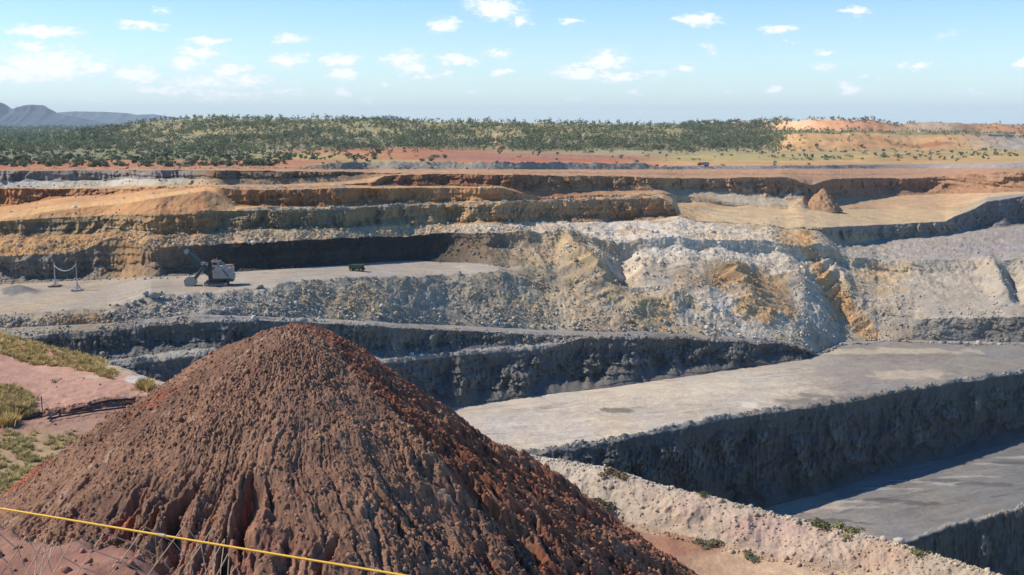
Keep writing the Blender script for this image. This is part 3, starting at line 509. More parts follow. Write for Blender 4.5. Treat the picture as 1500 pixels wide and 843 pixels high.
for a_ in ((835, 678, 18, 10, 2.6), (870, 690, 22, 12, 3.2), (905, 672, 16, 12, 2.6), (940, 682, 14, 14, 2.8), (985, 660, 16, 12, 2.8), (1020, 668, 10, 16, 2.4), (1060, 650, 12, 16, 2.6), (1068, 672, 14, 10, 2.6),
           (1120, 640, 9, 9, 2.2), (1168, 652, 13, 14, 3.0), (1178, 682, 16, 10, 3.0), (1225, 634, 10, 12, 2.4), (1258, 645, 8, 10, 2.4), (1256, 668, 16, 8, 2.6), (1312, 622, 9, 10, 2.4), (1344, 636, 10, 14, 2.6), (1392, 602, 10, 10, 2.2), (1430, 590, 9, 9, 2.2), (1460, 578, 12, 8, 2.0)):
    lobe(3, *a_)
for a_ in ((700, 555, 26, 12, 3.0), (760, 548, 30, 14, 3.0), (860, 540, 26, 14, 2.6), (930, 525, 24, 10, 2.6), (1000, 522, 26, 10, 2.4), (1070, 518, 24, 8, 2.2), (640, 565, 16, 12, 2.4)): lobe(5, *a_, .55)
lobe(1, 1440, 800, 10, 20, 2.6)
hn = fbm(X / 11.0, Y / 11.0, 3, 41, .6) * .9 + fbm(X / 3.2, Y / 3.2, 3, 57, .6) * .5
mf = np.where(Y > 1000, 6.0, 1.0)
hf_ = fbm(X / (11 * 7), Y / (11 * 7), 4, 43, .6) * 2.2
P.H = H + P.AH * np.where(Y > 1000, hf_, hn)
strk = fbm((X * .93 + Y * .36) / 60., (Y * .93 - X * .36) / 2.4, 4, 77) + .6 * fbm((X * .99 - Y * .1) / 40., (Y * .99 + X * .1) / 1.6, 3, 78)
# long low undulations and tyre-worn bands on floors: colour only
lowv = fbm(X / 60., Y / 34., 4, 71)
mid = fbm(X / 14., Y / 9., 4, 73)
strat = fbm(X / 90., H / 2.2 + .02 * X, 4, 75)
P.C *= (1 + .10 * lowv + .10 * mid)[..., None]
isw = np.isin(P.S, [1, 3, 5, 7, 12, 14, 16, 18, 21])[:, None]
P.C *= np.where(isw, (1 + .16 * strat * (P.TA > .15)) * (1 + .20 * fbm((X + .35 * Y) / 1.6, H / 16., 3, 205)), 1.0)[..., None]
isf = np.isin(P.S, [2, 4, 9, 11, 15, 19, 22])[:, None]
P.C *= np.where(isf, 1 + .16 * strk, 1.0)[..., None]
wv = 6 * gn(X / 90., Y / 60., 37)
rut = np.clip(1 - np.abs(gn((X * .93 + Y * .36) / 110., (Y * .93 - X * .36 + wv) / 5.5, 38)) * 16, 0, 1) + np.clip(1 - np.abs(gn((X * .7 - Y * .7) / 80., (Y * .7 + X * .7 + wv) / 8., 39)) * 22, 0, 1) * .7
P.C *= np.where(isf & (Y < 640), 1 - .34 * np.clip(rut * sst(-.1, .3, mid + .1), 0, 1), 1.0)[..., None]
eg = (P.S == 4)[:, None] * (1 - sst(.02, .085, P.T[:, None] + .05 * mid)); P.C = P.C * (1 - eg[..., None]) + (s2l((142, 140, 135)) / EXPO) * eg[..., None]
warm = fbm(X / 22., H / 7. + Y / 40., 4, 79)
P.C *= np.stack([1 + .10 * warm, 1 + .02 * warm, 1 - .10 * warm], -1)
# white and tan rubble
rub = np.isin(P.S, [10, 11, 12, 13])[:, None] & (P.PX > 740) & (P.PX < 1330)
tn = np.clip(fbm(X / 30., Y / 18., 4, 81) * 2.2 - .25, 0, 1) * rub
P.C = P.C * (1 - .75 * tn[..., None]) + (s2l((186, 166, 134)) / EXPO) * (.75 * tn[..., None])
# stains and patches that belong to the ground itself
patch(P, 902, 601, 26, 4.5, (126, 120, 110), .9, seg=[4])
patch(P, 1235, 588, 100, 11, (132, 126, 118), .9, seg=[4]); patch(P, 1400, 535, 120, 16, (150, 143, 132), .8, .8, seg=[4]); patch(P, 1250, 512, 150, 7, (146, 141, 134), .8, .8, seg=[4])
patch(P, 1290, 545, 95, 16, (160, 152, 141), .8, .6, seg=[4])
patch(P, 1090, 527, 0.1, .1, (150, 143, 133), 0)
patch(P, 1098, 593, 14, 5, (222, 214, 200), .8, seg=[4]); patch(P, 1330, 548, 60, 7, (205, 190, 165), .6, .6, seg=[4])
patch(P, 1010, 575, 190, 14, (212, 200, 178), .5, .8, seg=[4]); patch(P, 780, 615, 120, 10, (204, 196, 184), .5, .8, seg=[4])
patch(P, 1290, 515, 140, 5, (205, 190, 165), .6, .6, seg=[4]); patch(P, 1310, 520, 60, 2.5, (138, 133, 126), .8, .6, seg=[4])
patch(P, 1180, 735, 60, 14, (172, 160, 145), .8, seg=[2]); 
for k in range(9):
    patch(P, 1200 + 37 * k, 762 - 9 * k + 14 * math.sin(k * 2.1), 40, 2.2, (92, 91, 90), .75, .8, seg=[2])
    patch(P, 1230 + 33 * k, 735 - 7 * k + 10 * math.sin(k * 1.3 + 1), 46, 1.8, (178, 174, 168), .5, .7, seg=[2])
patch(P, 1090, 410, 62, 24, (194, 160, 116), .85, .5, seg=[10, 11, 12]); patch(P, 1120, 450, 44, 32, (192, 158, 112), .8, .5, seg=[10, 11])
patch(P, 1245, 350, 40, 8, (202, 175, 132), .5, .5); patch(P, 1165, 345, 30, 14, (200, 165, 118), .6, .5, seg=[12, 13])
patch(P, 985, 488, 90, 8, (200, 178, 140), .6, .5, seg=[10]); patch(P, 960, 460, 30, 22, (196, 168, 125), .6, .5, seg=[10])
patch(P, 115, 468, 60, 8, (165, 135, 100), .7, .5, seg=[8, 9, 10]); patch(P, 530, 440, 40, 26, (186, 164, 132), .6, .5, seg=[10])
patch(P, 1300, 400, 40, 16, (200, 172, 130), .5, .5, seg=[11, 12]); patch(P, 1400, 420, 90, 25, (172, 166, 156), .5, .5)
# orange chute down the pale rubble
for (x0, y0, x1, y1, w) in ((1178, 345, 1205, 400, 9), (1205, 400, 1235, 445, 11), (1235, 445, 1275, 488, 13)):
    for t in np.linspace(0, 1, 6): patch(P, x0 + (x1 - x0) * t, y0 + (y1 - y0) * t, w, 10, (200, 162, 116), .7, .35, seg=[10, 11, 12, 13])
patch(P, 1115, 293, 60, 9, (226, 200, 178), .6, .6, seg=[17, 18, 16]); patch(P, 690, 262, 0.1, 0.1, (0, 0, 0), 0)
# red earth road climbing the wooded hill, red clearings
patch(P, 760, 229, 150, 6, (166, 120, 98), .9, .4, ns=60); patch(P, 728, 208, 6, 14, (205, 165, 130), .9, .3, ns=80); patch(P, 480, 221, 100, 1.6, (182, 124, 94), .8, .3, ns=60)
patch(P, 570, 219.5, 110, 1.6, (178, 118, 90), .8, .3, ns=60); patch(P, 1330, 230, 160, 1.2, (208, 165, 118), .8, .3, ns=60)
patch(P, 1150, 206, 25, 2, (215, 175, 130), .7, .3, ns=60); patch(P, 1350, 212, 40, 3, (170, 112, 72), .7, .3, ns=50)
# coal seam: a dark band under a thin grey cap, paler dust lower on the face
coal = (P.S == 12)[:, None] & (P.PX > 300) & (P.PX < 650)
cf = (coal * (sst(.45, .6, P.TA + .05 * lowv)))[..., None] * .75 * sst(300, 350, P.PX)[..., None]
P.C = P.C * (1 - cf) + np.array([.022, .022, .024]) * cf
wallk = np.where(np.isin(P.S, [1, 3])[:, None], .50, np.where(np.isin(P.S, [5, 7])[:, None], .64, 1.0))  # cut faces darkened in colour to deepen their shade
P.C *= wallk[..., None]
P.C *= np.array([1.07, 1.01, .93]); P.C *= np.where(np.isin(P.S, [10, 11, 12, 13])[:, None, None], np.array([1.0, .96, .89]), 1.0)
P.C *= np.where(np.isin(P.S, list(range(14, 23)))[:, None, None], np.array([.98, 1.01, .96]), 1.0)
ora = (np.isin(P.S, list(range(14, 23)))[:, None]) * .28
P.C = P.C * (1 - ora[..., None]) + P.C.mean(-1, keepdims=True) * ora[..., None]
sat_ = sst(.18, .5, 1 - P.C[..., 2] / np.maximum(P.C[..., 0], .01)) * np.isin(P.S, list(range(14, 24)))[:, None]
P.C *= 1 + sat_[..., None] * (np.array([1.02, 1.03, .88]) - 1)
gry = ((1 - sst(.15, .4, 1 - P.C[..., 2] / np.maximum(P.C[..., 0], .01))) * np.isin(P.S, list(range(13, 24)))[:, None])[..., None]; P.C *= 1 + gry * (np.array([1.03, .97, .98]) - 1)
P.C *= np.where((P.S == 4)[:, None], .94, np.where((P.S == 9)[:, None] | ((P.S == 11)[:, None] & (P.PX < 750)), .88, 1.0))[..., None]
P.C = np.clip(P.C, .012, .85)
patch(P, 26, 428, 30, 6, (120, 116, 110), .9, .4)
P.X = world(P.PX, P.Y, P.H)
gm = ground_mat('quarry_ground', 0.12, 0.9, .65, .22, dist=.6)
gf = ground_mat('plain_ground', 0.01, 0.06, .3, .25, dist=1.0)
def rows_obj(S, name, r0, r1, mat, kind='structure', smooth=False, **kw):
    ii = np.where((S.S >= r0) & (S.S <= r1))[0]; a = max(ii[0] - 1, 0); b = ii[-1] + 1
    co = np.stack([S.X[a:b], S.Y[a:b], S.H[a:b]], -1); nr, nc = co.shape[:2]
    o = mesh_from(name, co, grid_faces(nr, nc), mat=mat, colors=S.C[a:b], smooth=smooth)
    tag(o, kind=kind, **kw); return o
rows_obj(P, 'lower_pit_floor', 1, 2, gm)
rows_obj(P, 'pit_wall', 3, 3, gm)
rows_obj(P, 'pit_floor', 4, 4, gm)
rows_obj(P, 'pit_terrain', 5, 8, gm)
rows_obj(P, 'road', 9, 9, gm)
rows_obj(P, 'pit_benches', 10, 24, gm)
rows_obj(P, 'ground', 25, len(P.K) - 1, gf, smooth=True)

# ------------------------------------------------------------------ foreground ground: red clay flat, service track, berm along the pit lip
G = Sheet(np.concatenate([np.arange(-420, -20, 8.0), np.arange(-20, 1521, 1.3), np.arange(1525, 1920, 8.0)]))
G.line('A', [(-420, 6, -16), (1920, 6, -16)])
G.line('A', [(-420, 14, -27), (1920, 14, -27)], rows=6, colr=[(0, (170, 120, 100))])
G.line('A', [(-420, 44, -27), (600, 44, -27), (1920, 44, -27.3)], rows=40, ah=.2, colr=[(0, (190, 150, 130)), (600, (170, 130, 105)), (1500, (196, 165, 135))])  # 2
G.line('H', [(-420, 660, -26), (0, 640, -26), (100, 622, -26), (190, 604, -26), (260, 590, -26), (400, 625, -26), (650, 700, -27), (800, 745, -27), (950, 782, -27), (1050, 806, -27), (1150, 826, -27), (1250, 850, -27), (1400, 895, -27), (1920, 1010, -27.2)],
       ah=.12, ahm=.16, colr=[(0, (176, 140, 118)), (300, (176, 138, 116)), (700, (160, 118, 92)), (1000, (176, 138, 110)), (1100, (206, 172, 138)), (1300, (205, 175, 145))])  # 3 track
G.line('S', [(-420, 630, .02), (0, 616, .02), (100, 606, .02), (190, 592, .02), (260, 580, .02), (400, 615, .1), (650, 696, .1), (800, 738, .1), (950, 772, .12), (1050, 795, .14), (1150, 816, .15), (1250, 840, .15), (1400, 885, .15), (1920, 1000, .15)],
       ah=.25, colr=[(0, (172, 134, 112)), (300, (170, 130, 110)), (700, (170, 140, 112)), (1000, (186, 158, 130)), (1500, (196, 170, 142))], rock=[(0, .1), (600, .3)])  # 4
G.line('S', [(-420, 605, .5), (0, 598, .5), (60, 599, .5), (100, 592, .5), (150, 586, .5), (230, 576, .4), (300, 574, .4), (400, 600, .4), (500, 622, .5), (650, 651, .6), (760, 667, .6), (830, 679, .6), (900, 693, .6), (1000, 721, .6), (1080, 741, .6), (1135, 756, .6), (1200, 771, .6), (1335, 805, .6), (1450, 841, .6), (1560, 878, .6), (1920, 980, .6)],
       ah=.35, ar=.2, bulge=.4, typ='crest', colr=[(0, (156, 116, 96)), (250, (158, 118, 98)), (300, (205, 190, 170)), (650, (196, 184, 166)), (800, (186, 172, 150)), (1000, (192, 170, 145)), (1150, (194, 170, 148)), (1350, (190, 170, 144)), (1500, (188, 168, 140))], rock=[(0, .2), (240, .2), (600, .12)])  # 5 bank and berm face
G.line('S', [(-420, 460, 0), (0, 492, 0), (50, 505, 0), (100, 520, 0), (150, 532, 0), (200, 548, 0), (240, 562, 0), (300, 572, 0), (400, 597, .05), (500, 618, .1), (650, 647, .2), (760, 662, .2), (830, 674, .2), (900, 688, .2), (1000, 717, .2), (1080, 737, .2), (1135, 752, .2), (1200, 767, .2), (1335, 801, .2), (1450, 837, .2), (1560, 875, .2), (1920, 976, .2)],
       ah=.25, ahm=.12, colr=[(0, (192, 148, 124)), (200, (192, 150, 126)), (260, (198, 184, 162)), (650, (190, 180, 162)), (1500, (198, 178, 152))], rock=[(0, .01), (250, .02), (400, .08)])  # 6 red flat
G.line('D', [(-420, 3, -.6), (300, 3, -.6), (600, 2.2, -1.2), (1920, 2.2, -1.2)], ah=.25, rows=6, colr=[(0, (200, 165, 130)), (300, (205, 190, 170))])
G.line('D', [(-420, 24, -22), (1920, 24, -22)], rows=10, ah=.4, colr=[(0, (170, 160, 145))])
G.line('D', [(-420, 60, -60), (1920, 60, -60)], rows=10, ah=.4, colr=[(0, (140, 138, 135))])
G.line('D', [(-420, 60, -45), (1920, 60, -45)], rows=4, ah=.4, colr=[(0, (130, 130, 130))])
G.make(1.1)
G.PY0 = G.PY.copy()
X, Y, H = G.X, G.Y, G.H
patch(G, 60, 545, 150, 16, (196, 152, 130), .6, .6, ns=6, seg=[6]); patch(G, 150, 552, 30, 4, (200, 180, 160), .6, .5, ns=3, seg=[6])
patch(G, 170, 541, 22, 7, (196, 186, 140), .7, .4, ns=2, seg=[6]); patch(G, 205, 556, 26, 7, (206, 196, 180), .9, .4, ns=3, seg=[6, 7])
patch(G, 1130, 770, 60, 18, (200, 168, 150), .7, .6, ns=3, seg=[5, 4]); patch(G, 1010, 740, 40, 14, (198, 168, 148), .6, .6, ns=3, seg=[5, 4])
patch(G, 1290, 815, 60, 20, (196, 162, 136), .6, .6, ns=3, seg=[5, 4])
patch(G, 1000, 800, 60, 16, (160, 110, 84), .6, .6, ns=3, seg=[3, 4]); patch(G, 50, 680, 120, 50, (176, 150, 112), .7, .6, ns=3, seg=[2, 3])
G.Y = Y - G.AR * (ridged(X / 3., Y / 5., 4, 5) * 1.0 + fbm(X / 1.2, H / .9, 3, 9) * .7)
er = ridged(X / 1.6 + .3 * fbm(X / 3, Y / 3, 2, 3), Y / 9., 4, 15)
G.H = H + G.AH * (fbm(X / 4., Y / 4., 4, 33) * .9 + fbm(X / .9, Y / .9, 4, 35, .65) * .42) + np.where((G.S == 5)[:, None], .12 * er * np.sin(math.pi * np.clip(G.TA, 0, 1)), 0)
G.C *= (1 + .12 * fbm(X / 9., Y / 6., 4, 51) + .12 * fbm(X / 1.4, Y / 1.4, 4, 53))[..., None]
G.C = np.clip(G.C, .02, .85)
G.X = world(G.PX, G.Y, G.H)
gn_mat = ground_mat('near_ground', 0.9, 7.0, .6, .2, dist=.1)
rows_obj(G, 'foreground_terrain', 1, 10, gn_mat)

# near bank under the lookout fence, falling away in front of the camera
xs = np.arange(-16, 16.01, .05); ys = np.concatenate([np.arange(-6, 1.5, .3), np.arange(1.5, 9.0, .035)])
BX, BY = np.meshgrid(xs, ys)
edge = 4.85 - .62 * (BX + 2.2) + .18 * fbm(BX / .8, BY * 0 + 3, 3, 5)
edge = np.clip(edge, 1.6, 5.4)
BH = -1.9 + .10 * fbm(BX / 1.1, BY / 1.1, 3, 7) + .05 * fbm(BX / .18, BY / .18, 4, 8, .65) - np.clip(BY - edge, 0, 99) * 1.9
cc = np.broadcast_to(s2l((158, 116, 98)) / EXPO, BX.shape + (3,)) * (1 + .25 * fbm(BX / .12, BY / .12, 3, 77))[..., None]
lk = mesh_from('lookout_ground', np.stack([BX, BY, BH], -1), grid_faces(*BX.shape), mat=ground_mat('lookout_soil', 3.0, 30.0, .5, .25, dist=.03), colors=cc)
tag(lk, kind='structure')
LOOK = (BX, BY, BH, cc)

# ------------------------------------------------------------------ the red spoil mound
AP = ptY(437, 480, 40.0)
nphi, nr = 1500, 760
phi = np.concatenate([np.linspace(math.radians(-200), math.radians(20), nphi)])       # front half, camera side
back = np.linspace(math.radians(20), math.radians(160), 220)[1:-1]
phi = np.concatenate([phi, back, [math.radians(160)]])
rr = 0.02 + 31.0 * (np.linspace(0, 1, nr) ** 1.15)
PH, RR = np.meshgrid(phi, rr)
deg = np.degrees(PH)
tanth = np.interp(deg, [-200, -180, -150, -120, -90, -60, -40, -20, 0, 20, 90, 160], [.74, .74, .72, .66, .64, .68, .76, .80, .80, .76, .7, .74])
r0 = np.interp(deg, [-200, -90, -40, 0, 20, 160], [2.8, 2.2, 1.3, 1.1, 1.2, 2.8])
CX = np.cos(PH) * RR; CY = np.sin(PH) * RR
wx = CX + .9 * fbm(CX / 5, CY / 5, 3, 1); wy = CY + .9 * fbm(CX / 5, CY / 5, 3, 2)
wph = np.unwrap(np.arctan2(wy, wx), axis=1); 
CH = -(np.sqrt(RR ** 2 + r0 ** 2) - r0) * tanth
CH += .55 * fbm(CX / 7., CY / 7., 3, 3) * sst(1, 8, RR) + .22 * fbm(CX / 2.2, CY / 2.2, 3, 4) * sst(.5, 4, RR)
# erosion rills: run straight down the slope, deepen and merge downwards
c_, s_ = np.cos(wph), np.sin(wph)
wander = .16 * gn(RR / 2.2, wph * 4.0, 6)
jit = .30 * gn(CX / .9, CY / .9, 15) + .22 * gn(CX / .38, CY / .38, 16) + .12 * gn(CX / .16, CY / .16, 17)
def rill(freq, seed, sharp, jk=1.0):
    n = gn(wph * freq + wander * freq * .22 + jit * jk + seed, RR / 8.0 + seed, seed)
    return np.clip(1 - np.abs(n) * sharp, 0, 1)
front = np.interp(deg, [-200, -170, -140, -120, -100, -75, -60, -45, -30, -10, 20], [.7, .8, .9, 1.2, 1.5, 1.2, .5, .9, 1.3, 1.0, .6])
deep = sst(4.5, 12, RR + 2.0 * gn(wph * 6, RR * 0, 12)) * front
fine = sst(1.0, 5, RR)
R1 = rill(12, 21, 2.6) * np.clip(.55 + 1.1 * gn(RR / 3.0, wph * 9, 18), .15, 1.1); R2 = rill(27, 33, 2.6, 1.3) * np.clip(.4 + 1.2 * gn(RR / 1.8, wph * 16, 19), 0, 1); R3 = rill(60, 41, 2.4, 1.5)
n_z = fbm(CX / 5., CY / 5., 3, 61); zone = sst(-.1, .45, n_z + .25)
zc = np.clip(np.exp(-((deg + 99 + 5 * gn(RR / 3, RR * 0, 14)) / 27) ** 2) * sst(6.2, 9.5, RR + 1.5 * gn(wph * 5, RR * 0, 62)) * 1.25 + .75 * np.exp(-((deg + 150) / 26) ** 2) * sst(8, 14, RR) + .45 * sst(-.1, .5, n_z) * sst(6, 13, RR), 0, 1.2)
fl_ = (.3 + .7 * sst(-42, -30, deg)) * sst(-66, -50, deg) * sst(2, 7, RR)
F1 = rill(9, 51, 2.4); F2 = rill(21, 57, 2.2, 1.3)
CH -= fl_ * (.55 * F1 + .26 * F2)
CH -= (1.25 * R1 ** 1.1 * zc + .34 * R2 * zc + .09 * R2 * fine * sst(-.2, .3, n_z) + .02 * R3 * fine)
# the gullied face right of the ridge line
rg = np.exp(-((deg + 29 + 3.0 * gn(RR / 4, RR * 0, 19)) / 3.2) ** 2) * sst(.5, 4, RR)
CH -= .32 * rg * (.6 + gn(RR / 1.5, wph * 8, 44))
rg2 = np.exp(-((deg + 38 + 3.0 * gn(RR / 5, RR * 0, 29)) / 4.) ** 2) * sst(2, 6, RR)
CH += .28 * rg2
# cloddy crust
CH += .075 * fbm(CX / .55, CY / .55, 3, 71, .6)
cl = np.clip(fbm(CX / .20, CY / .20, 3, 73, .7), -1, 1); clm = .35 + .65 * sst(-.2, .3, fbm(CX / 4, CY / 4, 2, 75))
CH += .115 * np.abs(cl) * clm * 1.7 + .022 * fbm(CX / .11, CY / .11, 2, 207, .7) + .05 * np.clip(gn(CX / .42, CY / .42, 78), 0, 1) * clm + .02 * gn(CX / .075, CY / .075, 77)
base = s2l((163, 124, 99)) / EXPO; dark = s2l((125, 96, 79)) / EXPO; red = s2l((160, 98, 72)) / EXPO; pale = s2l((206, 170, 142)) / EXPO; orange = s2l((180, 98, 70)) / EXPO
n1 = fbm(CX / 3.2, CY / 3.2, 4, 81); n2 = fbm(CX / .7, CY / .7, 4, 83, .65); n3 = fbm(PH * 14, RR / 5., 4, 85)
cc = np.broadcast_to(base, CX.shape + (3,)).copy()
def mixc(c0, c1, f): f = np.clip(f, 0, 1)[..., None]; return c0 * (1 - f) + c1 * f
cc = mixc(cc, dark, sst(-.25, .5, n1) * .7)
cc = mixc(cc, base * 1.22, sst(-200, -120, -deg - 300) * 0)
rf = sst(-36, -26, deg + 7 * n1) * (1 - .8 * sst(-.15, .4, n3)) * .68
cc = mixc(cc, red, rf)
cc = mixc(cc, red * .92, .75 * rg * sst(-.4, .2, n2))
cc = mixc(cc, s2l((198, 138, 112)) / EXPO, .55 * np.clip(zc, 0, 1) * sst(.02, .2, R1) * sst(.75, .4, R1) * 0 + .5 * np.clip(zc, 0, 1) * np.exp(-((R1 - .3) / .22) ** 2) * sst(-.3, .3, n2)); cc = mixc(cc, red, .5 * R1 * zc * sst(-.3, .4, n3)); cc = mixc(cc, orange, .8 * sst(.42, .7, n1 * .6 + n3 * .6 + .12 * n2))
cc = mixc(cc, pale, .7 * sst(.28, .62, n2 * .8 + .35 * fbm(CX / 2, CY / 2, 3, 87)) * (1 - rf))
cc = mixc(cc, pale * 1.05, .5 * np.exp(-((deg + 66 + 2 * gn(RR / 3, RR * 0, 39)) / 1.6) ** 2) * sst(6, 12, RR))
cc *= (1 + .22 * fbm(CX / .22, CY / .22, 3, 89) + .10 * n1)[..., None]
cc = np.clip(cc, .015, .8)
mound_co = np.stack([CX + AP.x, CY + AP.y, CH + AP.z], -1)
o = mesh_from('spoil_mound', mound_co, grid_faces(*CX.shape), mat=ground_mat('red_clods', 1.4, 22.0, .9, .26, dist=.06), colors=cc)
tag(o, 'tall red brown cone of rilled loose earth rising in the foreground', 'earth mound')

# small tan cone of tipped earth on the far bench
def heap(name, c, r, hgt, colr, label, cat, group=None, n=64, m=40, sx=1.0, amp=.12, mat=None, tall=1.0):
    ph = np.linspace(0, 2 * math.pi, n); q = np.linspace(0, 1, m)
    A, B = np.meshgrid(ph, q)
    rx = B * r * (1 + .10 * gn(np.cos(A) * 2 + c.x, np.sin(A) * 2, 3))
    z = hgt * (1 - np.sqrt(B ** 2 + .004) / 1.002) * tall + amp * hgt * fbm(np.cos(A) * rx / r * 6 + c.x, np.sin(A) * rx / r * 6, 4, 5) * np.clip(B * 3, 0, 1) * np.clip((1.05 - B) * 4, 0, 1)
    co = np.stack([np.cos(A) * rx * sx + c.x, np.sin(A) * rx + c.y, z + c.z - .15], -1)
    cl = np.broadcast_to(s2l(colr) / EXPO, A.shape + (3,)) * (1 + .25 * fbm(np.cos(A) * B * 9, np.sin(A) * B * 9, 3, 9))[..., None]
    o = mesh_from(name, co, grid_faces(m, n), mat=mat or gm, colors=cl, smooth=False)
    return tag(o, label, cat, group)
jj = int(np.argmin(abs(colsA - 1208))); ii = int(np.argmin(abs(P.PY0[:, jj] - 309)))
cpt = Vector((P.X[ii, jj], P.Y[ii, jj], P.H[ii, jj])); pxm = cpt.y / F
heap('earth_heap', cpt + Vector((0, 6, -.3)), 31 * pxm, 36 * pxm * .98, (180, 142, 104), 'steep tan cone of tipped earth standing against the brown far wall', 'earth heap')
def surf(S, px, py):
    j = int(np.argmin(abs(S.c - px))); colm = S.PY0[:, j]; i = int(np.argmin(abs(colm - py)))
    return Vector((float(S.X[i, j]), float(S.Y[i, j]), float(S.H[i, j])))
hl = 'small grey gravel heap in the row along the orange bench edge'
for k, (px, w) in enumerate(((340, 9), (361, 10), (384, 11), (407, 10), (433, 13), (452, 10), (489, 12), (500, 9))):
    p = surf(P, px, 275.5); s_ = p.y / F
    heap('gravel_heap', p + Vector((0, 2, 0)), w * s_, 3.6 * s_, (160, 152, 145), hl, 'gravel heap', 'grey gravel heaps along the orange bench', n=28, m=14)
p = surf(P, 478, 301); s_ = p.y / F
heap('gravel_heap', p + Vector((0, 6, 0)), 12 * s_, 13 * s_, (168, 160, 152), 'tall grey gravel heap spilling down the orange wall onto the bench below', 'gravel heap', n=40, m=24)

# ------------------------------------------------------------------ rubble: loose rock strewn on slopes and ledges
def rock_templates(n, seed):
    out = []
    r = np.random.default_rng(seed)
    for _ in range(n):
        bm = bmesh.new(); bmesh.ops.create_icosphere(bm, subdivisions=1, radius=1.0)
        v = np.array([q.co for q in bm.verts]); f = np.array([[q.index for q in p.verts] for p in bm.faces]); bm.free()
        for _k in range(6):
            d = r.normal(size=3); d /= np.linalg.norm(d); lim = r.uniform(.35, .75)
            t = v @ d; v = v - np.outer(np.maximum(t - lim, 0), d)
        v *= r.uniform(.7, 1.2, 3); v += r.normal(scale=.05, size=v.shape)
        out.append((v.astype(np.float32), f.astype(np.int32)))
    return out
RT = rock_templates(10, 3)
def rotmats(n, r):
    q = r.normal(size=(n, 4)); q /= np.linalg.norm(q, axis=1)[:, None]; w, x, y, z = q.T
    return np.stack([np.stack([1 - 2 * (y * y + z * z), 2 * (x * y - z * w), 2 * (x * z + y * w)], -1), np.stack([2 * (x * y + z * w), 1 - 2 * (x * x + z * z), 2 * (y * z - x * w)], -1), np.stack([2 * (x * z - y * w), 2 * (y * z + x * w), 1 - 2 * (x * x + y * y)], -1)], 1)
def scatter(name, pos, size, colr, mat, T=RT, seed=1, **tg):
    r = np.random.default_rng(seed); n = len(pos); which = r.integers(0, len(T), n); R = rotmats(n, r)
    V = []; Fc = []; Cc = []; off = 0
    for k, (v, f) in enumerate(T):
        m = np.where(which == k)[0]
        if len(m) == 0: continue
        vv = np.einsum('nij,vj->nvi', R[m], v) * size[m][:, None, None] + pos[m][:, None, :]
        V.append(vv.reshape(-1, 3)); Fc.append((f[None] + (np.arange(len(m)) * len(v))[:, None, None] + off).reshape(-1, 3))
        Cc.append(np.repeat(colr[m], len(v), axis=0)); off += len(m) * len(v)
    o = mesh_from(name, np.vstack(V), None, np.vstack(Fc), mat=mat, colors=np.vstack(Cc))
    return tag(o, **tg)
def pick(S, n, weight, seed):
    r = np.random.default_rng(seed); w = weight.ravel(); cs = np.cumsum(w); idx = np.searchsorted(cs, r.random(n) * cs[-1])
    return np.unravel_index(np.minimum(idx, len(w) - 1), weight.shape)
vis = ((P.PX > -30) & (P.PX < 1530) & (P.PY0 < 760) & (P.Y < 1000))
W = P.R * vis * (.12 + np.clip(fbm(P.X / 9, P.Y / 7, 3, 91) * 1.6 + .4, 0, 1.6)) * (1.25 - .6 * P.TA)
rm = ground_mat('broken_rock', 0.7, 4.0, .4, .2, dist=.1)
nR = 60000
i, j = pick(P, nR, W, 5)
r = np.random.default_rng(6)
size = np.exp(r.normal(-1.6, .62, nR)) * (1.25 - .5 * P.TA[i, j]); size = np.clip(size, .12, 2.2)
pos = np.stack([P.X[i, j], P.Y[i, j], P.H[i, j]], -1); pos += r.normal(scale=.5, size=pos.shape) * [1, 1, .0]
cr = P.C[i, j] * r.uniform(.8, 1.35, (nR, 1)); gl = r.random(nR) < .35; cr[gl] = cr[gl].mean(1, keepdims=True) * np.array([[1.14, 1.04, .90]]) * 1.15; mt = (P.PX[i, j] > 760) & (P.PX[i, j] < 1330); cr[mt] *= .86
scatter('rock_rubble', pos, size, np.clip(cr, .02, .8), rm, seed=8, label='grey and tan broken rock strewn over the pit slopes and ledges', cat='rubble', kind='stuff')
Wg = G.R * ((G.PX > -30) & (G.PX < 1530) & (G.S <= 6)[:, None])
nR = 5000; i, j = pick(G, nR, Wg, 15)
size = np.clip(np.exp(r.normal(-2.6, .5, nR)), .03, .35)
pos = np.stack([G.X[i, j], G.Y[i, j], G.H[i, j]], -1)
scatter('stone_scatter', pos, size, np.clip(G.C[i, j] * r.uniform(.75, 1.3, (nR, 1)), .02, .8), rm, seed=9, label='loose stones scattered on the berm and banks at the pit lip', cat='stones', kind='stuff')
# clods on the mound
visf = (deg > -205) & (deg < 25)
Wc = visf * (.55 + .8 * clm) * np.clip(RR, .5, 40) * np.gradient(rr)[:, None]
nR = 105000; i, j = pick(None, nR, Wc, 25)
size = np.clip(np.exp(r.normal(-3.35, .58, nR)), .014, .125)
scatter('earth_clods', mound_co[i, j], size, np.clip(cc[i, j] * r.uniform(.8, 1.25, (nR, 1)), .02, .8), rm, seed=10, label='loose clods of red brown earth covering the foreground mound', cat='clods', kind='stuff')
BX, BY, BH, lc = LOOK
i, j = pick(None, 5000, ((BY > 3.0) & (BY < edge + .5) & (BX < 1)).astype(float), 27)
scatter('gravel', np.stack([BX[i, j], BY[i, j], BH[i, j]], -1), np.clip(np.exp(r.normal(-4.1, .5, 5000)), .006, .05), np.clip(lc[i, j] * r.uniform(.7, 1.5, (5000, 1)), .02, .8), rm, seed=12, label='reddish gravel on the lookout bank under the fence', cat='gravel', kind='stuff')
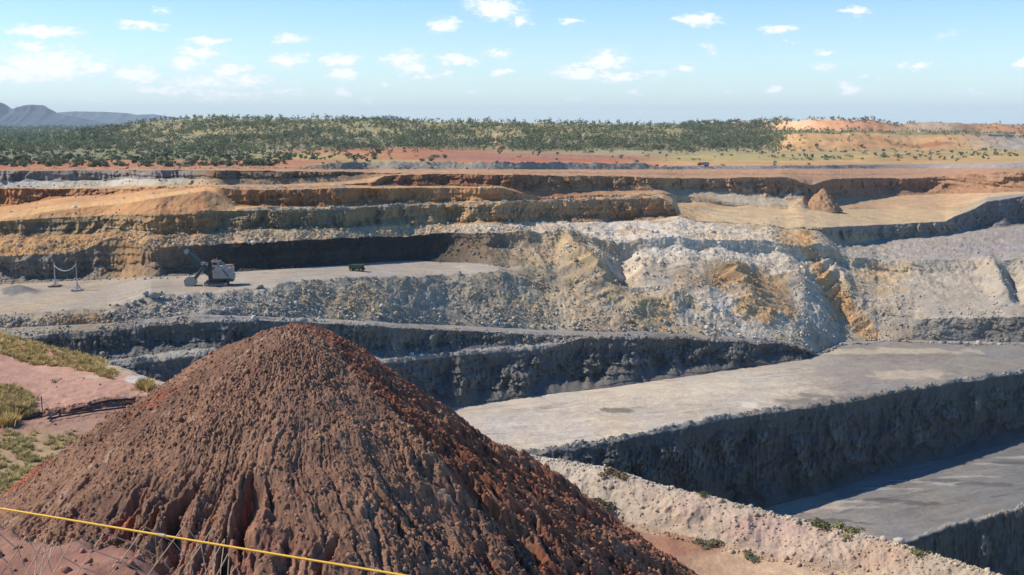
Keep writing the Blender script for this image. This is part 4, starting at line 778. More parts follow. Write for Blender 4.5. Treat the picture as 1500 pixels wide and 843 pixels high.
# countable boulders
def boulder(px, py, size, colr, label, group, seed, S=P):
    p = surf(S, px, py); v, f = RT[seed % len(RT)]; rr_ = np.random.default_rng(seed)
    R = rotmats(1, rr_)[0]; vv = (v @ R.T) * size * np.array([1, 1, .8])
    o = mesh_from('boulder', vv, None, f, mat=rm, colors=np.broadcast_to(s2l(colr) / EXPO, vv.shape) * rr_.uniform(.9, 1.1))
    o.location = p + Vector((0, 0, size * .4)); tag(o, label, 'boulder', group); return o
lbA = 'pale boulder fallen at the foot of the wall behind the cable stands'
for k, px in enumerate((10, 34, 70, 88, 96, 104, 108, 122, 127, 133, 138, 145, 152, 160, 170, 184, 196, 208, 220, 232, 244, 258)):
    boulder(px + (k * 7 % 5), 410.5 - px * .012 + (k % 3) * .8, .55 + .3 * ((k * 37) % 7) / 7, (196, 180, 158), lbA, 'boulders at the foot of the wall behind the cable stands', k)
lbB = 'large grey boulder on the rubble crest beside the mining shovel floor'
for k, (px, py, s_) in enumerate(((186, 448, 1.1), (196, 444, 1.3), (206, 440, 1.2), (214, 436, 1.6), (224, 434, 2.1), (230, 436, 1.7), (238, 438, 1.4), (247, 439, 1.2), (262, 438, 1.0), (275, 437, 1.1), (341, 455, 1.5), (330, 458, 1.3), (322, 460, 1.1), (26, 470, 1.7), (14, 472, 1.3), (40, 468, 1.2))):
    boulder(px, py, s_, (176, 170, 160), lbB, 'large boulders on the rubble crest', 40 + k)
lbC = 'pale boulder at the far edge of the haul road'
for k, px in enumerate(range(500, 1000, 17)):
    boulder(px + (k * 13 % 9), np.interp(px, [500, 700, 856, 1000], [465, 475, 483, 486.5]), .6 + .5 * ((k * 29) % 11) / 11, (205, 192, 170), lbC, 'pale boulders along the haul road', 70 + k)
boulder(1317, 796, .42, (190, 180, 165), 'pale rock block standing on the berm crest at the pit lip', None, 111, G)

# ------------------------------------------------------------------ vegetation
lm = leaf_mat('foliage'); bark = simple_mat('bark', (.16, .13, .10), .9)
def crown_geo(r, nleaf, w, h, z0, ls, lobes=5, squash=.75):
    cs = r.normal(size=(lobes, 3)) * [w * .30, w * .30, h * .20]; cs[:, 2] += z0 + h * .5
    k = r.integers(0, lobes, nleaf); d = r.normal(size=(nleaf, 3)); d /= np.linalg.norm(d, axis=1)[:, None]
    rad = (r.random(nleaf) ** .4)[:, None] * np.array([w * .30, w * .30, h * .30 * squash / .75])
    c = cs[k] + d * rad
    nrm = d + r.normal(scale=.5, size=d.shape) + [0, 0, .4]; nrm /= np.linalg.norm(nrm, axis=1)[:, None]
    a = np.cross(nrm, r.normal(size=nrm.shape)); a /= np.linalg.norm(a, axis=1)[:, None]; b = np.cross(nrm, a)
    s = (ls * r.uniform(.6, 1.3, nleaf))[:, None]
    V = np.stack([c - a * s - b * s * .6, c + a * s - b * s * .5, c + a * s * .7 + b * s * .7, c - a * s * .8 + b * s * .6], 1)
    shade = r.uniform(.75, 1.25, nleaf)
    return V.reshape(-1, 3), np.arange(nleaf * 4).reshape(-1, 4), np.repeat(shade, 4)
G_TREE = np.array([.135, .155, .078]); G_BUSH = np.array([.098, .118, .070]); G_PALE = np.array([.165, .170, .090])
def tree_parts(seed, nleaf, w, h, trunk_h, ls, base, lobes=6):
    r = np.random.default_rng(seed)
    v, f, s = crown_geo(r, nleaf, w, h - trunk_h, trunk_h, ls, lobes)
    return v, f, s[:, None] * base
def trunk_mb(seed, h, th, w):
    r = random.Random(seed); t = MB(); x = r.uniform(-.15, .15) * h
    t.tube([(0, 0, -1.5), (x * .3, 0, th * .5), (x * .6, .1, th), (x, .2, h * .75)], h * .028, 5, h * .01)
    for k in range(3):
        a = r.uniform(0, 6.28); t.tube([(x * .5, 0, th * .8), (x * .6 + math.cos(a) * w * .25, math.sin(a) * w * .25, h * .7)], h * .014, 4, h * .006)
    return t
def make_tree(name, seed, nleaf, w, h, th, ls, base, loc, label, cat, group, lobes=6, tpart='trunk'):
    root = empty(name, loc); v, f, c = tree_parts(seed, nleaf, w, h, th, ls, base, lobes)
    mesh_from('crown', v, f, mat=lm, colors=c, parent=root)
    trunk_mb(seed, h, th, w).build(tpart, bark, root)
    return tag(root, label, cat, group)
def copy_thing(src, loc, s, rz, label=None):
    c = src.copy(); sc.collection.objects.link(c); c.location = loc; c.scale = (s, s, s); c.rotation_euler = (0, 0, rz)
    if label: c['label'] = label
    for ch in SRC[src.name]:
        d = ch.copy(); sc.collection.objects.link(d); d.parent = c
    return c
SRC = {}
S_ = P; r = np.random.default_rng(50)
seg = P.S[:, None]; px = P.PX; py = P.PY0
inv = (px > -60) & (px < 1560)
dY = np.abs(np.gradient(P.PY0, axis=0)) + 1e-6
# wooded hill
hill = ((seg >= 27) & (seg <= 30)) & inv & (P.Y > 1000)
wl = np.interp(px, [-60, 0, 60, 180, 1050, 1100, 1140, 1160, 1560], [.5, .7, .8, 1, 1, 1.0, .5, .06, .1])
den = .35 + 1.3 * np.clip(fbm(P.X / 70, P.Y / 90, 3, 95) + .45, 0, 1)
roadm = 1 - .97 * np.exp(-((px - (722 + (py - 195) * .55)) / 6) ** 2) * ((py > 192) & (py < 222))
clear = 1 - .9 * np.exp(-(((px - 760) / 170) ** 2 + ((py - 228) / 7) ** 2)) - .0
band = np.where((px > 1085) & (seg == 29), 14.0, 1.0)
band = np.where((px > 1085) & (px < 1340) & (seg == 30) & (P.T[:, None] > .9), 22.0, band); band = np.where((px > 1000) & (px < 1150) & (seg >= 28), 2.6, band)
wt = hill * wl * den * dY * roadm * np.clip(clear, .02, 1) * band * np.where((seg == 27) & (px > 380), .22, 1)
NT = 9500
i, j = pick(P, NT, wt, 51)
pos = np.stack([P.X[i, j], P.Y[i, j], P.H[i, j] - .3], -1) + r.normal(scale=2.5, size=(NT, 3)) * [1, 1, 0]
size = .52 * r.uniform(.55, 1.6, NT) * (1 - .25 * (P.PX[i, j] > 1160))
app = size / pos[:, 1]; order = np.argsort(-app)
lt = 'grey green gum tree in the open woodland on the low hill'
protos = []
for k in range(6):
    o = make_tree('gum_tree', 100 + k, 90, 6.0 + (k % 3), 8.5 + (k * 1.3 % 2.5), 2.4, .62, G_TREE * (1 + .15 * (k % 3)) if k != 4 else G_PALE, (0, 0, 0), lt, 'tree', 'gum trees on the wooded hill')
    SRC[o.name] = [c for c in bpy.data.objects if c.parent == o]; protos.append(o)
first = 290
for n_, q in enumerate(order[:first]):
    loc = tuple(pos[q]); s_ = float(size[q])
    if n_ < 6: o = protos[n_]; o.location = loc; o.scale = (s_,) * 3
    else: copy_thing(protos[n_ % 6], loc, s_, r.uniform(0, 6.28))
def mass(name, pos, size, protos_geo, label, cat, seed):
    r = np.random.default_rng(seed); V = []; Fc = []; C = []; off = 0
    wh = r.integers(0, len(protos_geo), len(pos)); a = r.uniform(0, 6.28, len(pos))
    for k, (v, f, c) in enumerate(protos_geo):
        m = np.where(wh == k)[0]
        if len(m) == 0: continue
        ca, sa = np.cos(a[m]), np.sin(a[m])
        x = v[None, :, 0] * ca[:, None] - v[None, :, 1] * sa[:, None]; y = v[None, :, 0] * sa[:, None] + v[None, :, 1] * ca[:, None]
        vv = np.stack([x, y, np.broadcast_to(v[None, :, 2], x.shape)], -1) * size[m][:, None, None] + pos[m][:, None, :]
        V.append(vv.reshape(-1, 3)); Fc.append((f[None] + (np.arange(len(m)) * len(v))[:, None, None] + off).reshape(-1, 4))
        tint = r.uniform(.7, 1.3, (len(m), 1, 1)) * (1 + r.normal(scale=.06, size=(len(m), 1, 3)))
        C.append((c[None] * tint).reshape(-1, 3)); off += len(m) * len(v)
    return tag(mesh_from(name, np.vstack(V), np.vstack(Fc), mat=lm, colors=np.clip(np.vstack(C), 0, 1)), label, cat, kind='stuff')
pg = [tree_parts(200 + k, 34, 6.5, 8.5 + k % 3, 2.2, .95, [G_TREE, G_PALE, G_TREE * .85, G_TREE * 1.2][k % 4], 5) for k in range(8)]
mass('woodland', pos[order[first:]], size[order[first:]], pg, 'open gum woodland covering the low hill behind the pit', 'woodland', 52)
# dark round bushes on the flat between pit and hill
dk = ((seg >= 25) & (seg <= 27)) & inv
wb = np.interp(px, [-60, 380, 440, 560, 700, 800, 1000, 1100, 1500], [1, 1, .5, .28, .02, .02, .20, .25, .35]) * np.where((px < 420), 1, np.where(seg == 26, 1.1, np.where(seg == 27, .8, .15)))
wb = wb * np.where((seg == 25) & (px < 420), .8, 1) * (.3 + np.clip(fbm(P.X / 26, P.Y / 26, 3, 97) + .4, 0, 1))
wt = dk * wb * dY
NB = 1050; i, j = pick(P, NB, wt, 53)
pos = np.stack([P.X[i, j], P.Y[i, j], P.H[i, j] - .2], -1) + r.normal(scale=1.5, size=(NB, 3)) * [1, 1, 0]
size = .82 * r.uniform(.5, 1.4, NB); order = np.argsort(-size / pos[:, 1])
lb = 'dark round bush on the flat between pit rim and hill'
bprot = []
for k in range(5):
    o = make_tree('bush', 300 + k, 80, 4.4, 3.0, .1, .45, G_BUSH * (1 + .2 * (k % 3)), (0, 0, 0), lb, 'bush', 'dark bushes on the flat before the hill', 5)
    SRC[o.name] = [c for c in bpy.data.objects if c.parent == o]; bprot.append(o)
for n_, q in enumerate(order[:290]):
    loc = tuple(pos[q]); s_ = float(size[q])
    if n_ < 5: o = bprot[n_]; o.location = loc; o.scale = (s_,) * 3
    else: copy_thing(bprot[n_ % 5], loc, s_, r.uniform(0, 6.28))
pb = [tree_parts(400 + k, 36, 4.6, 3.1, .0, .6, G_BUSH * (1 + .25 * (k % 3)), 4) for k in range(6)]
mass('scrub', pos[order[290:]], size[order[290:]], pb, 'dark green scrub on the flat left of the clearing', 'scrub', 54)
# far-off wood on the plain
fw = ((seg >= 28) & (P.Y > 1300)) & (px > -180) & (px < 330) & (py > 181.5)
NF = 2600; dYf = dY * fw * np.where(py < 186, .5, 1); dYf = np.where((px > 170) & (seg <= 31), 0, dYf)
i, j = pick(P, NF, dYf, 55); pos = np.stack([P.X[i, j], P.Y[i, j], P.H[i, j]], -1) + r.normal(scale=1., size=(NF, 3)) * np.array([6, 10, 0])
size = .75 * r.uniform(.8, 1.5, NF) * np.clip(pos[:, 1] / 2500, 1, 2.2)
pf = [tree_parts(500 + k, 16, 9, 8, .5, 1.7, G_TREE * 1.05, 4) for k in range(5)]
mass('far_woodland', pos, size, pf, 'distant bluish woodland filling the plain below the mesas', 'woodland', 56)
# a few free-standing trees and shrubs one can point to
for (px_, py_, h_, lab) in ((788, 229, 7.5, 'lone rounded tree on the red clearing right of the hill track'), (1197, 219, 8, 'large dark tree at the foot of the pale spoil bank, beside a sandy chute'),
                            (1158, 218, 7, 'slim dark tree at the left end of the pale spoil bank'), (553, 224, 5, 'small bushy tree on the grassy strip left of the red clearing'),
                            (1262, 217, 4.5, 'short shrubby tree before the middle of the sandy spoil bank')):
    make_tree('gum_tree', 600 + int(px_), 120, h_ * .9, h_, h_ * .22, .5, G_TREE * .85, surf(P, px_, py_) - Vector((0, 0, .3)), lab, 'tree', None)

# foreground grass and shrubs
def grass_mass(name, pts, hgt, label, seed, base, per=46, spread=.35):
    r = np.random.default_rng(seed); n = len(pts) * per; c = np.repeat(pts, per, axis=0)
    hh = np.repeat(hgt, per) * r.uniform(.5, 1.15, n); a = r.uniform(0, 6.28, n); rad = np.abs(r.normal(size=n)) * spread * np.repeat(hgt, per)
    b = c + np.stack([np.cos(a) * rad, np.sin(a) * rad, 0 * a - .03], -1); lean = r.uniform(.15, .75, n) * hh
    tip = b + np.stack([np.cos(a) * lean, np.sin(a) * lean, hh], -1); midp = (b + tip) / 2 + np.stack([0 * a, 0 * a, hh * .13], -1)
    w = .035 * np.repeat(hgt, per) / .6 + .006; sx = np.stack([-np.sin(a + r.normal(size=n)) * w, np.cos(a) * w, 0 * a], -1)
    V = np.stack([b - sx, b + sx, midp + sx * .8, midp - sx * .8, tip], 1).reshape(-1, 3); k = np.arange(n)[:, None] * 5
    tint = np.repeat(r.uniform(.75, 1.25, (len(pts), 1)), per, 0) * r.uniform(.75, 1.3, (n, 1))
    gmix = .4 * np.repeat(r.random((len(pts), 1)) ** 3, per, 0)
    cc_ = (np.array(base) * (1 - gmix) + np.array([.13, .16, .05]) * gmix) * tint
    return tag(mesh_from(name, V, k + [[0, 1, 2, 3]], k + [[3, 2, 4]], mat=lm, colors=np.repeat(cc_, 5, 0)), label, 'grass', kind='stuff')
def grid_pts(poly_fn, n, seed, S=G):
    r = np.random.default_rng(seed); w = poly_fn(S.PX, S.PY0) * ((S.S >= 2) & (S.S <= 7))[:, None]
    w = w * (np.abs(np.gradient(S.PY0, axis=0)) * np.gradient(S.c)[None]); i, j = pick(S, n, w, seed)
    return np.stack([S.X[i, j], S.Y[i, j], S.H[i, j]], -1)
lipf = lambda x, y: ((x < 155) & (x > -200) & (y > 488 + (x * .30) - 4) & (y < np.interp(x, [-200, 0, 50, 100, 150, 165], [500, 520, 535, 540, 552, 552]))).astype(float)
p1 = grid_pts(lipf, 900, 1); grass_mass('dry_grass', p1, rng.uniform(.3, .62, len(p1)), 'dry yellow grass along the pit lip above the red clay flat', 2, (.62, .47, .19), 40)
nsl = lambda x, y: ((x < 118 + 0 * y) & (y > 636 + .0 * x + 8 * gn(x / 20, y / 10, 3)) & (y < 730) & (fbm(x / 26, y / 14, 2, 5) > -.18)).astype(float)
p2 = grid_pts(nsl, 1500, 3); grass_mass('tussock_grass', p2, rng.uniform(.2, .45, len(p2)), 'olive tussock grass at the left foot of the red mound', 4, (.50, .41, .19), 55)
msl = lambda x, y: ((((x - 10) / 42) ** 2 + ((y - 588) / 20) ** 2 < 1) | (((x - 38) / 20) ** 2 + ((y - 603) / 6) ** 2 < 1)).astype(float)
p3 = grid_pts(msl, 200, 5); grass_mass('grass_patch', p3, rng.uniform(.28, .55, len(p3)), 'yellow grass patch on the left edge of the red clay flat', 6, (.60, .46, .20), 50)
for (cx, cy, w_, hgt, lab) in ((213, 569, 9, .9, 'golden grass tussock at the right end of the red clay flat'), (10, 622, 9, 1.0, 'round yellow grass tussock on the left beside the black pipes'), (158, 549, 12, .5, 'low dry tussock between red flat and pit lip')):
    f_ = lambda x, y, cx=cx, cy=cy, w_=w_: (((x - cx) / w_) ** 2 + ((y - cy) / (w_ * .5)) ** 2 < 1).astype(float)
    pp = grid_pts(f_, 26, int(cx)); o = grass_mass('grass_tussock', pp, rng.uniform(.7, 1., len(pp)) * hgt, lab, 7 + int(cx), (.62, .45, .18), 45); del o['kind']
def shrub(px_, py_, w_, h_, lab, base, S=G, n=420, name='shrub'):
    root = empty(name, surf(S, px_, py_)); r_ = np.random.default_rng(int(px_))
    v, f, s = crown_geo(r_, n, w_, h_, -.05, .05 * max(w_, .8), 7); mesh_from('foliage', v, f, mat=lm, colors=s[:, None] * np.array(base), parent=root)
    t = MB()
    for k in range(5):
        a = k * 1.3; t.tube([(0, 0, -.1), (math.cos(a) * w_ * .2, math.sin(a) * w_ * .2, h_ * .6)], .02, 4, .008)
    t.build('stem', bark, root); return tag(root, lab, 'shrub')
shrub(878, 750, 2.4, 1.0, 'green shrub between the red mound and the pale berm', (.17, .17, .10))
shrub(905, 697, 1.6, .5, 'brown dry shrub on the berm crest above the dark pit wall', (.20, .15, .09))
shrub(1034, 729, .7, .3, 'small green shrub on the berm crest, left of the pink stretch', (.15, .16, .08), n=200)
shrub(1085, 744, .6, .3, 'tiny green plant on the berm crest below the pit wall', (.12, .14, .05), n=120)
shrub(1205, 772, 1.3, .4, 'olive shrub on the berm crest where the lower pit floor begins', (.17, .17, .07))
shrub(1238, 780, 1.4, .5, 'yellow green shrub on the berm crest beside the lower pit floor', (.20, .19, .08))
shrub(1040, 797, 1.5, .4, 'low green shrub at the right foot of the red mound', (.17, .17, .10))
shrub(1100, 818, 1.1, .35, 'dark green shrub at the start of the sandy track', (.17, .17, .10))
shrub(1352, 810, 1.2, .4, 'small yellow green shrub on the berm above the lowest wall', (.20, .19, .07), n=200)
shrub(82, 559, .8, .5, 'small dark weed alone on the red clay flat', (.12, .12, .06), n=160)
shrub(120, 642, .5, .4, 'bright green weed at the left edge of the red mound', (.10, .18, .04), n=120)

# ------------------------------------------------------------------ mesas on the horizon, coloured blue for distance haze
mm = ground_mat('haze_tinted_mesa', 0.002, 0.01, .3, .15, dist=10.)
def mesa(name, prof, Yd, depth, label):
    xs = np.linspace(prof[0][0], prof[-1][0], 260); top = np.interp(xs, [p[0] for p in prof], [p[1] for p in prof])
    tt = np.linspace(0, 1, 34)[:, None]
    wob = 150 * fbm(xs / 22.0, xs * 0 + Yd / 1000., 3, 3)[None]
    Yg = Yd + depth * tt + wob * (1 - tt)
    hh = -kof(top)[None] * Yd; hb = HP - 2
    hh = -kof(top)[None] * (Yd + depth * .5)
    prof_t = np.where(tt < .5, np.clip(tt / .5, 0, 1) ** 1.5 * .85 + .15 * sst(.44, .5, tt), 1 - sst(.52, .8, tt))
    Hh = hb + (hh - hb) * prof_t + (hh - hb) * .05 * (tt < .4) * ridged(xs[None] / 6. + 0 * tt, tt * 3, 3, 9) * np.clip(tt * (1 - tt) * 4, 0, 1)
    Xx = (xs[None] - 750) / F / (cP) * (Yd + depth * .5) * np.ones_like(tt) * cP / (cP + ((421.5 - 170) / F) * sP)
    cl = np.broadcast_to(np.array([.050, .075, .100]), Hh.shape + (3,)).copy(); cl[np.broadcast_to((tt > .4) & (tt < .5), Hh.shape)] = (.085, .09, .105)  # blue of far haze put into the hills' base colour
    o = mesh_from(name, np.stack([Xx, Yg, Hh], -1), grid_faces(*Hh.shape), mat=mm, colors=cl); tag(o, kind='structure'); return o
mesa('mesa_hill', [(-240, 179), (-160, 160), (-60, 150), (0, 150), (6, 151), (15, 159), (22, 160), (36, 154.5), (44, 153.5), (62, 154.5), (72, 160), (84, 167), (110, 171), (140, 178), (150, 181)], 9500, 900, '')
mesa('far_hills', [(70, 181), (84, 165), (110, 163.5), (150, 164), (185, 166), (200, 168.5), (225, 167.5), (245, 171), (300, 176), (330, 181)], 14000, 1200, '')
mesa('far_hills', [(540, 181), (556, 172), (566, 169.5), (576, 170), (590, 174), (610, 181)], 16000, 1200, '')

# ------------------------------------------------------------------ mining shovel
M = dict(green=simple_mat('dark_green_paint', (.012, .05, .038), .5), white=simple_mat('dusty_white_paint', (.31, .305, .285), .6, var=.35, scale=.8), steel=simple_mat('worn_steel', (.30, .29, .28), .5, .3),
         dark=simple_mat('dark_steel', (.035, .035, .038), .6), black=simple_mat('black_rubber', (.02, .02, .02), .7), orange=simple_mat('orange_paint', (.55, .20, .06), .6),
         glass=simple_mat('dark_glass', (.02, .03, .035), .1), lgreen=simple_mat('green_paint', (.035, .065, .025), .6), yellow=simple_mat('yellow_paint', (.65, .42, .06), .5),
         tread=simple_mat('track_steel', (.06, .055, .05), .6), red=simple_mat('red_paint', (.5, .08, .03), .5), wire=simple_mat('galvanised_wire', (.50, .36, .24), .7, .0), rope=simple_mat('yellow_rope', (.78, .44, .05), .6, var=.1, scale=30),
         pipe=simple_mat('black_pipe', (.018, .018, .02), .45), rust=simple_mat('rusty_iron', (.12, .06, .04), .8), cement=simple_mat('grey_cable', (.42, .40, .38), .6))
fl = surf(P, 318, 418.5); fl.z = float(fl.z)
sv = empty('mining_shovel', fl, math.radians(8)); tag(sv, 'electric rope shovel with dark green boom and dusty white house on the pit floor', 'mining shovel')
for sy in (-2.9, 2.9):
    t = MB(); L_, Hh_ = 10.4, 1.9
    prof = [(-L_ / 2 + .6, 0), (L_ / 2 - .9, 0), (L_ / 2 - .1, .5), (L_ / 2, 1.1), (L_ / 2 - .4, Hh_ - .1), (-L_ / 2 + .7, Hh_), (-L_ / 2 + .1, 1.3), (-L_ / 2, .6)]
    t.prism(prof, sy - .85, sy + .85)
    o = t.build('crawler_track', M['tread'], sv, bevel=.05)
    s_ = MB()
    for k in range(17): s_.box(-4.6 + k * .575, sy, Hh_ + .02, .6, 1.9, .16 + .04 * (k % 2)); s_.box(-4.6 + k * .575, sy, .02, .6, 1.9, .16 + .04 * (k % 2))
    s_.box(-5.0, sy, .95, .16, 1.88, 1.9); s_.build('track_belt', M['dark'], o)
    w = MB()
    for k in range(7): w.tube([(-3.6 + k * 1.15, sy - .95, .75), (-3.6 + k * 1.15, sy + .95, .75)], .42, 12)
    w.tube([(-4.2, sy - 1, .95), (-4.2, sy + 1, .95)], .72, 14); w.tube([(4.2, sy - 1, .95), (4.2, sy + 1, .95)], .72, 14); w.build('roller', M['steel'], o)
b = MB(); b.box(0, 0, 1.5, 5.4, 4.4, 1.3); b.tube([(0, 0, 2.0), (0, 0, 2.7)], 2.6, 24); b.build('carbody', M['dark'], sv, bevel=.05)
b = MB(); b.box(2.0, 0, 3.1, 10.6, 6.0, .8); b.box(6.6, 0, 2.9, 1.8, 6.2, 1.6); b.build('revolving_frame', M['dark'], sv, bevel=.06)
b = MB(); b.prism([(-1.4, 3.55), (7.4, 3.55), (7.5, 8.3), (3.2, 8.3), (2.6, 8.8), (-.2, 8.8), (-1.4, 6.2)], -3.1, 3.1)
hs = b.build('machine_house', M['white'], sv, bevel=.08)
b = MB()
for k, x in enumerate((-.4, .9, 2.2, 3.6, 5.0, 6.4)): b.box(x, -3.14, 5.6, .12, .1, 3.6)
for x in (.2, 1.6): b.box(x, -3.15, 5.2, .8, .1, 2.0)
b.build('door_panel', M['steel'], hs)
b = MB(); b.bar((3.0, -3.25, 7.6), (5.6, -3.25, 4.2), .5, .3); b.build('stairway', M['dark'], hs)
b = MB(); b.box(7.3, 0, 4.1, 1.2, 6.3, 1.9); b.build('counterweight', M['white'], sv, bevel=.1)
b = MB()
for y in (-3.0, 3.0):
    for x in np.arange(3.4, 7.6, .8): b.bar((x, y, 8.3), (x, y, 9.3), .07)
    b.bar((3.4, y, 9.3), (7.5, y, 9.3), .07); b.bar((3.4, y, 8.85), (7.5, y, 8.85), .05)
b.bar((7.5, -3, 9.3), (7.5, 3, 9.3), .07); b.build('handrail', M['steel'], sv)
b = MB(); b.box(5.2, 1.0, 8.75, 2.4, 2.0, .9); b.tube([(4.4, -1.4, 8.3), (4.4, -1.4, 9.4)], .5, 12); b.build('roof_vent', M['white'], sv, bevel=.05)
b = MB(); b.box(6.9, -1.8, 9.0, .9, 1.4, 1.3); b.box(1.0, -2.5, 9.0, 1.6, .9, .6); b.box(-1.0, -3.3, 6.7, 1.2, .5, 1.0); b.build('access_platform', M['orange'], sv)
b = MB(); b.prism([(-3.4, 2.6), (-1.3, 2.6), (-1.3, 8.2), (-2.2, 8.4), (-3.6, 6.0)], -1.7, 1.7); b.build('boom_foot', M['dark'], sv, bevel=.06)
# operator's cab raised on the house
b = MB(); b.box(-.2, -1.9, 9.9, 2.6, 2.4, 2.2); cb = b.build('cab', M['white'], sv, bevel=.06)
b = MB(); b.box(-1.52, -1.9, 10.2, .06, 1.9, 1.2); b.box(-.3, -3.13, 10.2, 1.9, .06, 1.1); b.build('window', M['glass'], cb)
b = MB(); b.box(-.2, -1.9, 11.25, 3.3, 3.0, .25); b.build('roof', M['white'], cb, bevel=.04)
b = MB(); b.box(-.6, -2.4, 11.75, 1.2, .8, .7); b.box(.7, -1.6, 11.65, .7, .8, .5); b.build('roof_unit', M['orange'], cb, bevel=.04)
b = MB(); b.bar((.5, -2.2, 11.4), (.5, -2.2, 13.0), .16); b.bar((.5, -1.2, 11.4), (.5, -1.2, 12.5), .12); b.build('mast', M['white'], cb)
# gantry (A-frame)
b = MB()
for y in (-1.9, 1.9): b.bar((-1.6, y, 3.6), (1.6, y * .8, 11.0), .4); b.bar((5.2, y, 8.2), (1.6, y * .8, 11.0), .3)
b.tube([(1.6, -1.8, 11.0), (1.6, 1.8, 11.0)], .35, 10); b.build('gantry', M['white'], sv)
# boom
foot = Vector((-2.0, 0, 3.8)); tip = Vector((-12.6, 0, 15.6))
b = MB()
u = (tip - foot).normalized(); up = Vector((-u.z, 0, u.x)) * -1
if up.z < 0: up = -up
def bp(t, o_): q = foot + (tip - foot) * t + up * o_; return (q.x, q.z)
b.prism([bp(0, -.5), bp(.25, -1.15), bp(.6, -1.1), bp(1, -.35), bp(1.0, .35), bp(.6, 1.0), bp(.25, 1.05), bp(0, .5)], -1.5, 1.5)
bo = b.build('boom', M['green'], sv, bevel=.06)
b = MB()
for y in (-1.7, -.55, .55, 1.7): b.tube([(tip.x, y - .12, tip.z), (tip.x, y + .12, tip.z)], 1.0, 20)
b.build('sheave', M['steel'], bo, smooth=False)
b = MB(); q = foot + (tip - foot) * .45 + up * 1.6; b.box(q.x, -1.1, q.z, 1.8, 1.2, 1.4); q = foot + (tip - foot) * .35 + up * 1.5; b.box(q.x, 1.0, q.z, 1.4, 1.2, 1.0); b.build('crowd_machinery', M['white'], bo, bevel=.05)
b = MB(); q = foot + (tip - foot) * .40 + up * 2.5; b.box(q.x + .2, -.2, q.z, 1.3, 1.0, .5); b.build('platform', M['orange'], bo)
b = MB()
for y in (-1.45, 1.45):
    a0 = foot + (tip - foot) * .5 + up * 1.0; a1 = foot + (tip - foot) * .98 + up * .5
    b.bar((a0.x, y, a0.z + .9), (a1.x, y, a1.z + .9), .06)
    for t in np.linspace(0, 1, 8): c = a0 + (a1 - a0) * t; b.bar((c.x, y, c.z), (c.x, y, c.z + .9), .05)
b.build('handrail', M['steel'], bo)
b = MB()
for y in (-1.2, -.4, .4, 1.2): b.tube([(1.6, y, 11.2), tuple(tip + Vector((.4, y, .4)))], .055, 5)
b.build('suspension_rope', M['dark'], sv)
# dipper handle and dipper
dp = Vector((-11.2, 0, 2.0)); h0, h1 = Vector((-4.4, 0, 9.7)), Vector((-9.8, 0, 3.0)); hd = (h1 - h0).normalized(); hn_ = Vector((-hd.z, 0, hd.x))
b = MB()
for y in (-1.95, 1.95): b.bar((h0.x, y, h0.z), (h1.x, y, h1.z), .45, 1.25)
for t in (.45, .7, .95): q = h0.lerp(h1, t); b.bar((q.x, -1.95, q.z), (q.x, 1.95, q.z), .45)
hdl = b.build('dipper_handle', M['dark'], sv, bevel=.04)
b = MB()
for y in (-2.25, 2.25):
    for o_ in (-.62, .62): b = MB(); p_ = h0.lerp(h1, .18) + hn_ * o_; q_ = h1 + hn_ * o_; b.bar((p_.x, y, p_.z), (q_.x, y, q_.z), .2); b.build('rail', M['white'], hdl)
b = MB(); W_ = 2.1
side = [(dp.x - 2.3, dp.z + 1.3), (dp.x - 1.0, dp.z + 1.75), (dp.x + 2.1, dp.z + 1.5), (dp.x + 2.4, dp.z - .6), (dp.x + 1.4, dp.z - 1.85), (dp.x - 1.9, dp.z - 1.95), (dp.x - 2.7, dp.z - .3)]
b.prism(side, -W_ - .12, -W_ + .12); b.prism(side, W_ - .12, W_ + .12)
b.bar((dp.x + 2.2, 0, dp.z + 1.4), (dp.x + 2.4, 0, dp.z - .7), 2 * W_, .25) if False else None
b.prism([(dp.x + 1.95, dp.z + 1.5), (dp.x + 2.15, dp.z + 1.5), (dp.x + 2.42, dp.z - .7), (dp.x + 1.5, dp.z - 1.85), (dp.x - 1.9, dp.z - 1.95), (dp.x - 1.9, dp.z - 1.7), (dp.x + 1.3, dp.z - 1.6), (dp.x + 2.15, dp.z - .6)], -W_ + .12, W_ - .12)
dpo = b.build('bucket', M['steel'], sv, bevel=.04)
b = MB(); b.prism([(dp.x - 2.5, dp.z + .3), (dp.x - 2.2, dp.z + .3), (dp.x - 1.7, dp.z - 1.9), (dp.x - 2.3, dp.z - 1.9), (dp.x - 2.9, dp.z - .6)], -W_ - .2, W_ + .2)
b.box(dp.x - .2, -W_ + .1, dp.z + 1.75, 4.2, .4, .35); b.box(dp.x - .2, W_ - .1, dp.z + 1.75, 4.2, .4, .35); b.build('bucket_lip', M['white'], dpo, bevel=.05)
b = MB()
for k in range(6): b.box(dp.x - 2.75, -1.8 + k * .72, dp.z + .45, .4, .4, 1.0, taper=.4)
b.build('tooth', M['dark'], dpo)
b = MB()
for y in (-.9, .9): b.tube([tuple(tip + Vector((-.9, y, 0))), (dp.x - .6, y, dp.z + 2.4)], .06, 5)
b.build('hoist_rope', M['dark'], sv)
b = MB(); b.tube([(dp.x - .6, -1.3, dp.z + 2.3), (dp.x - 1.2, 0, dp.z + 3.3), (dp.x - .6, 1.3, dp.z + 2.3)], .14, 6); b.build('bail', M['white'], sv)
S_SHOVEL = .82; sv.scale = (S_SHOVEL,) * 3

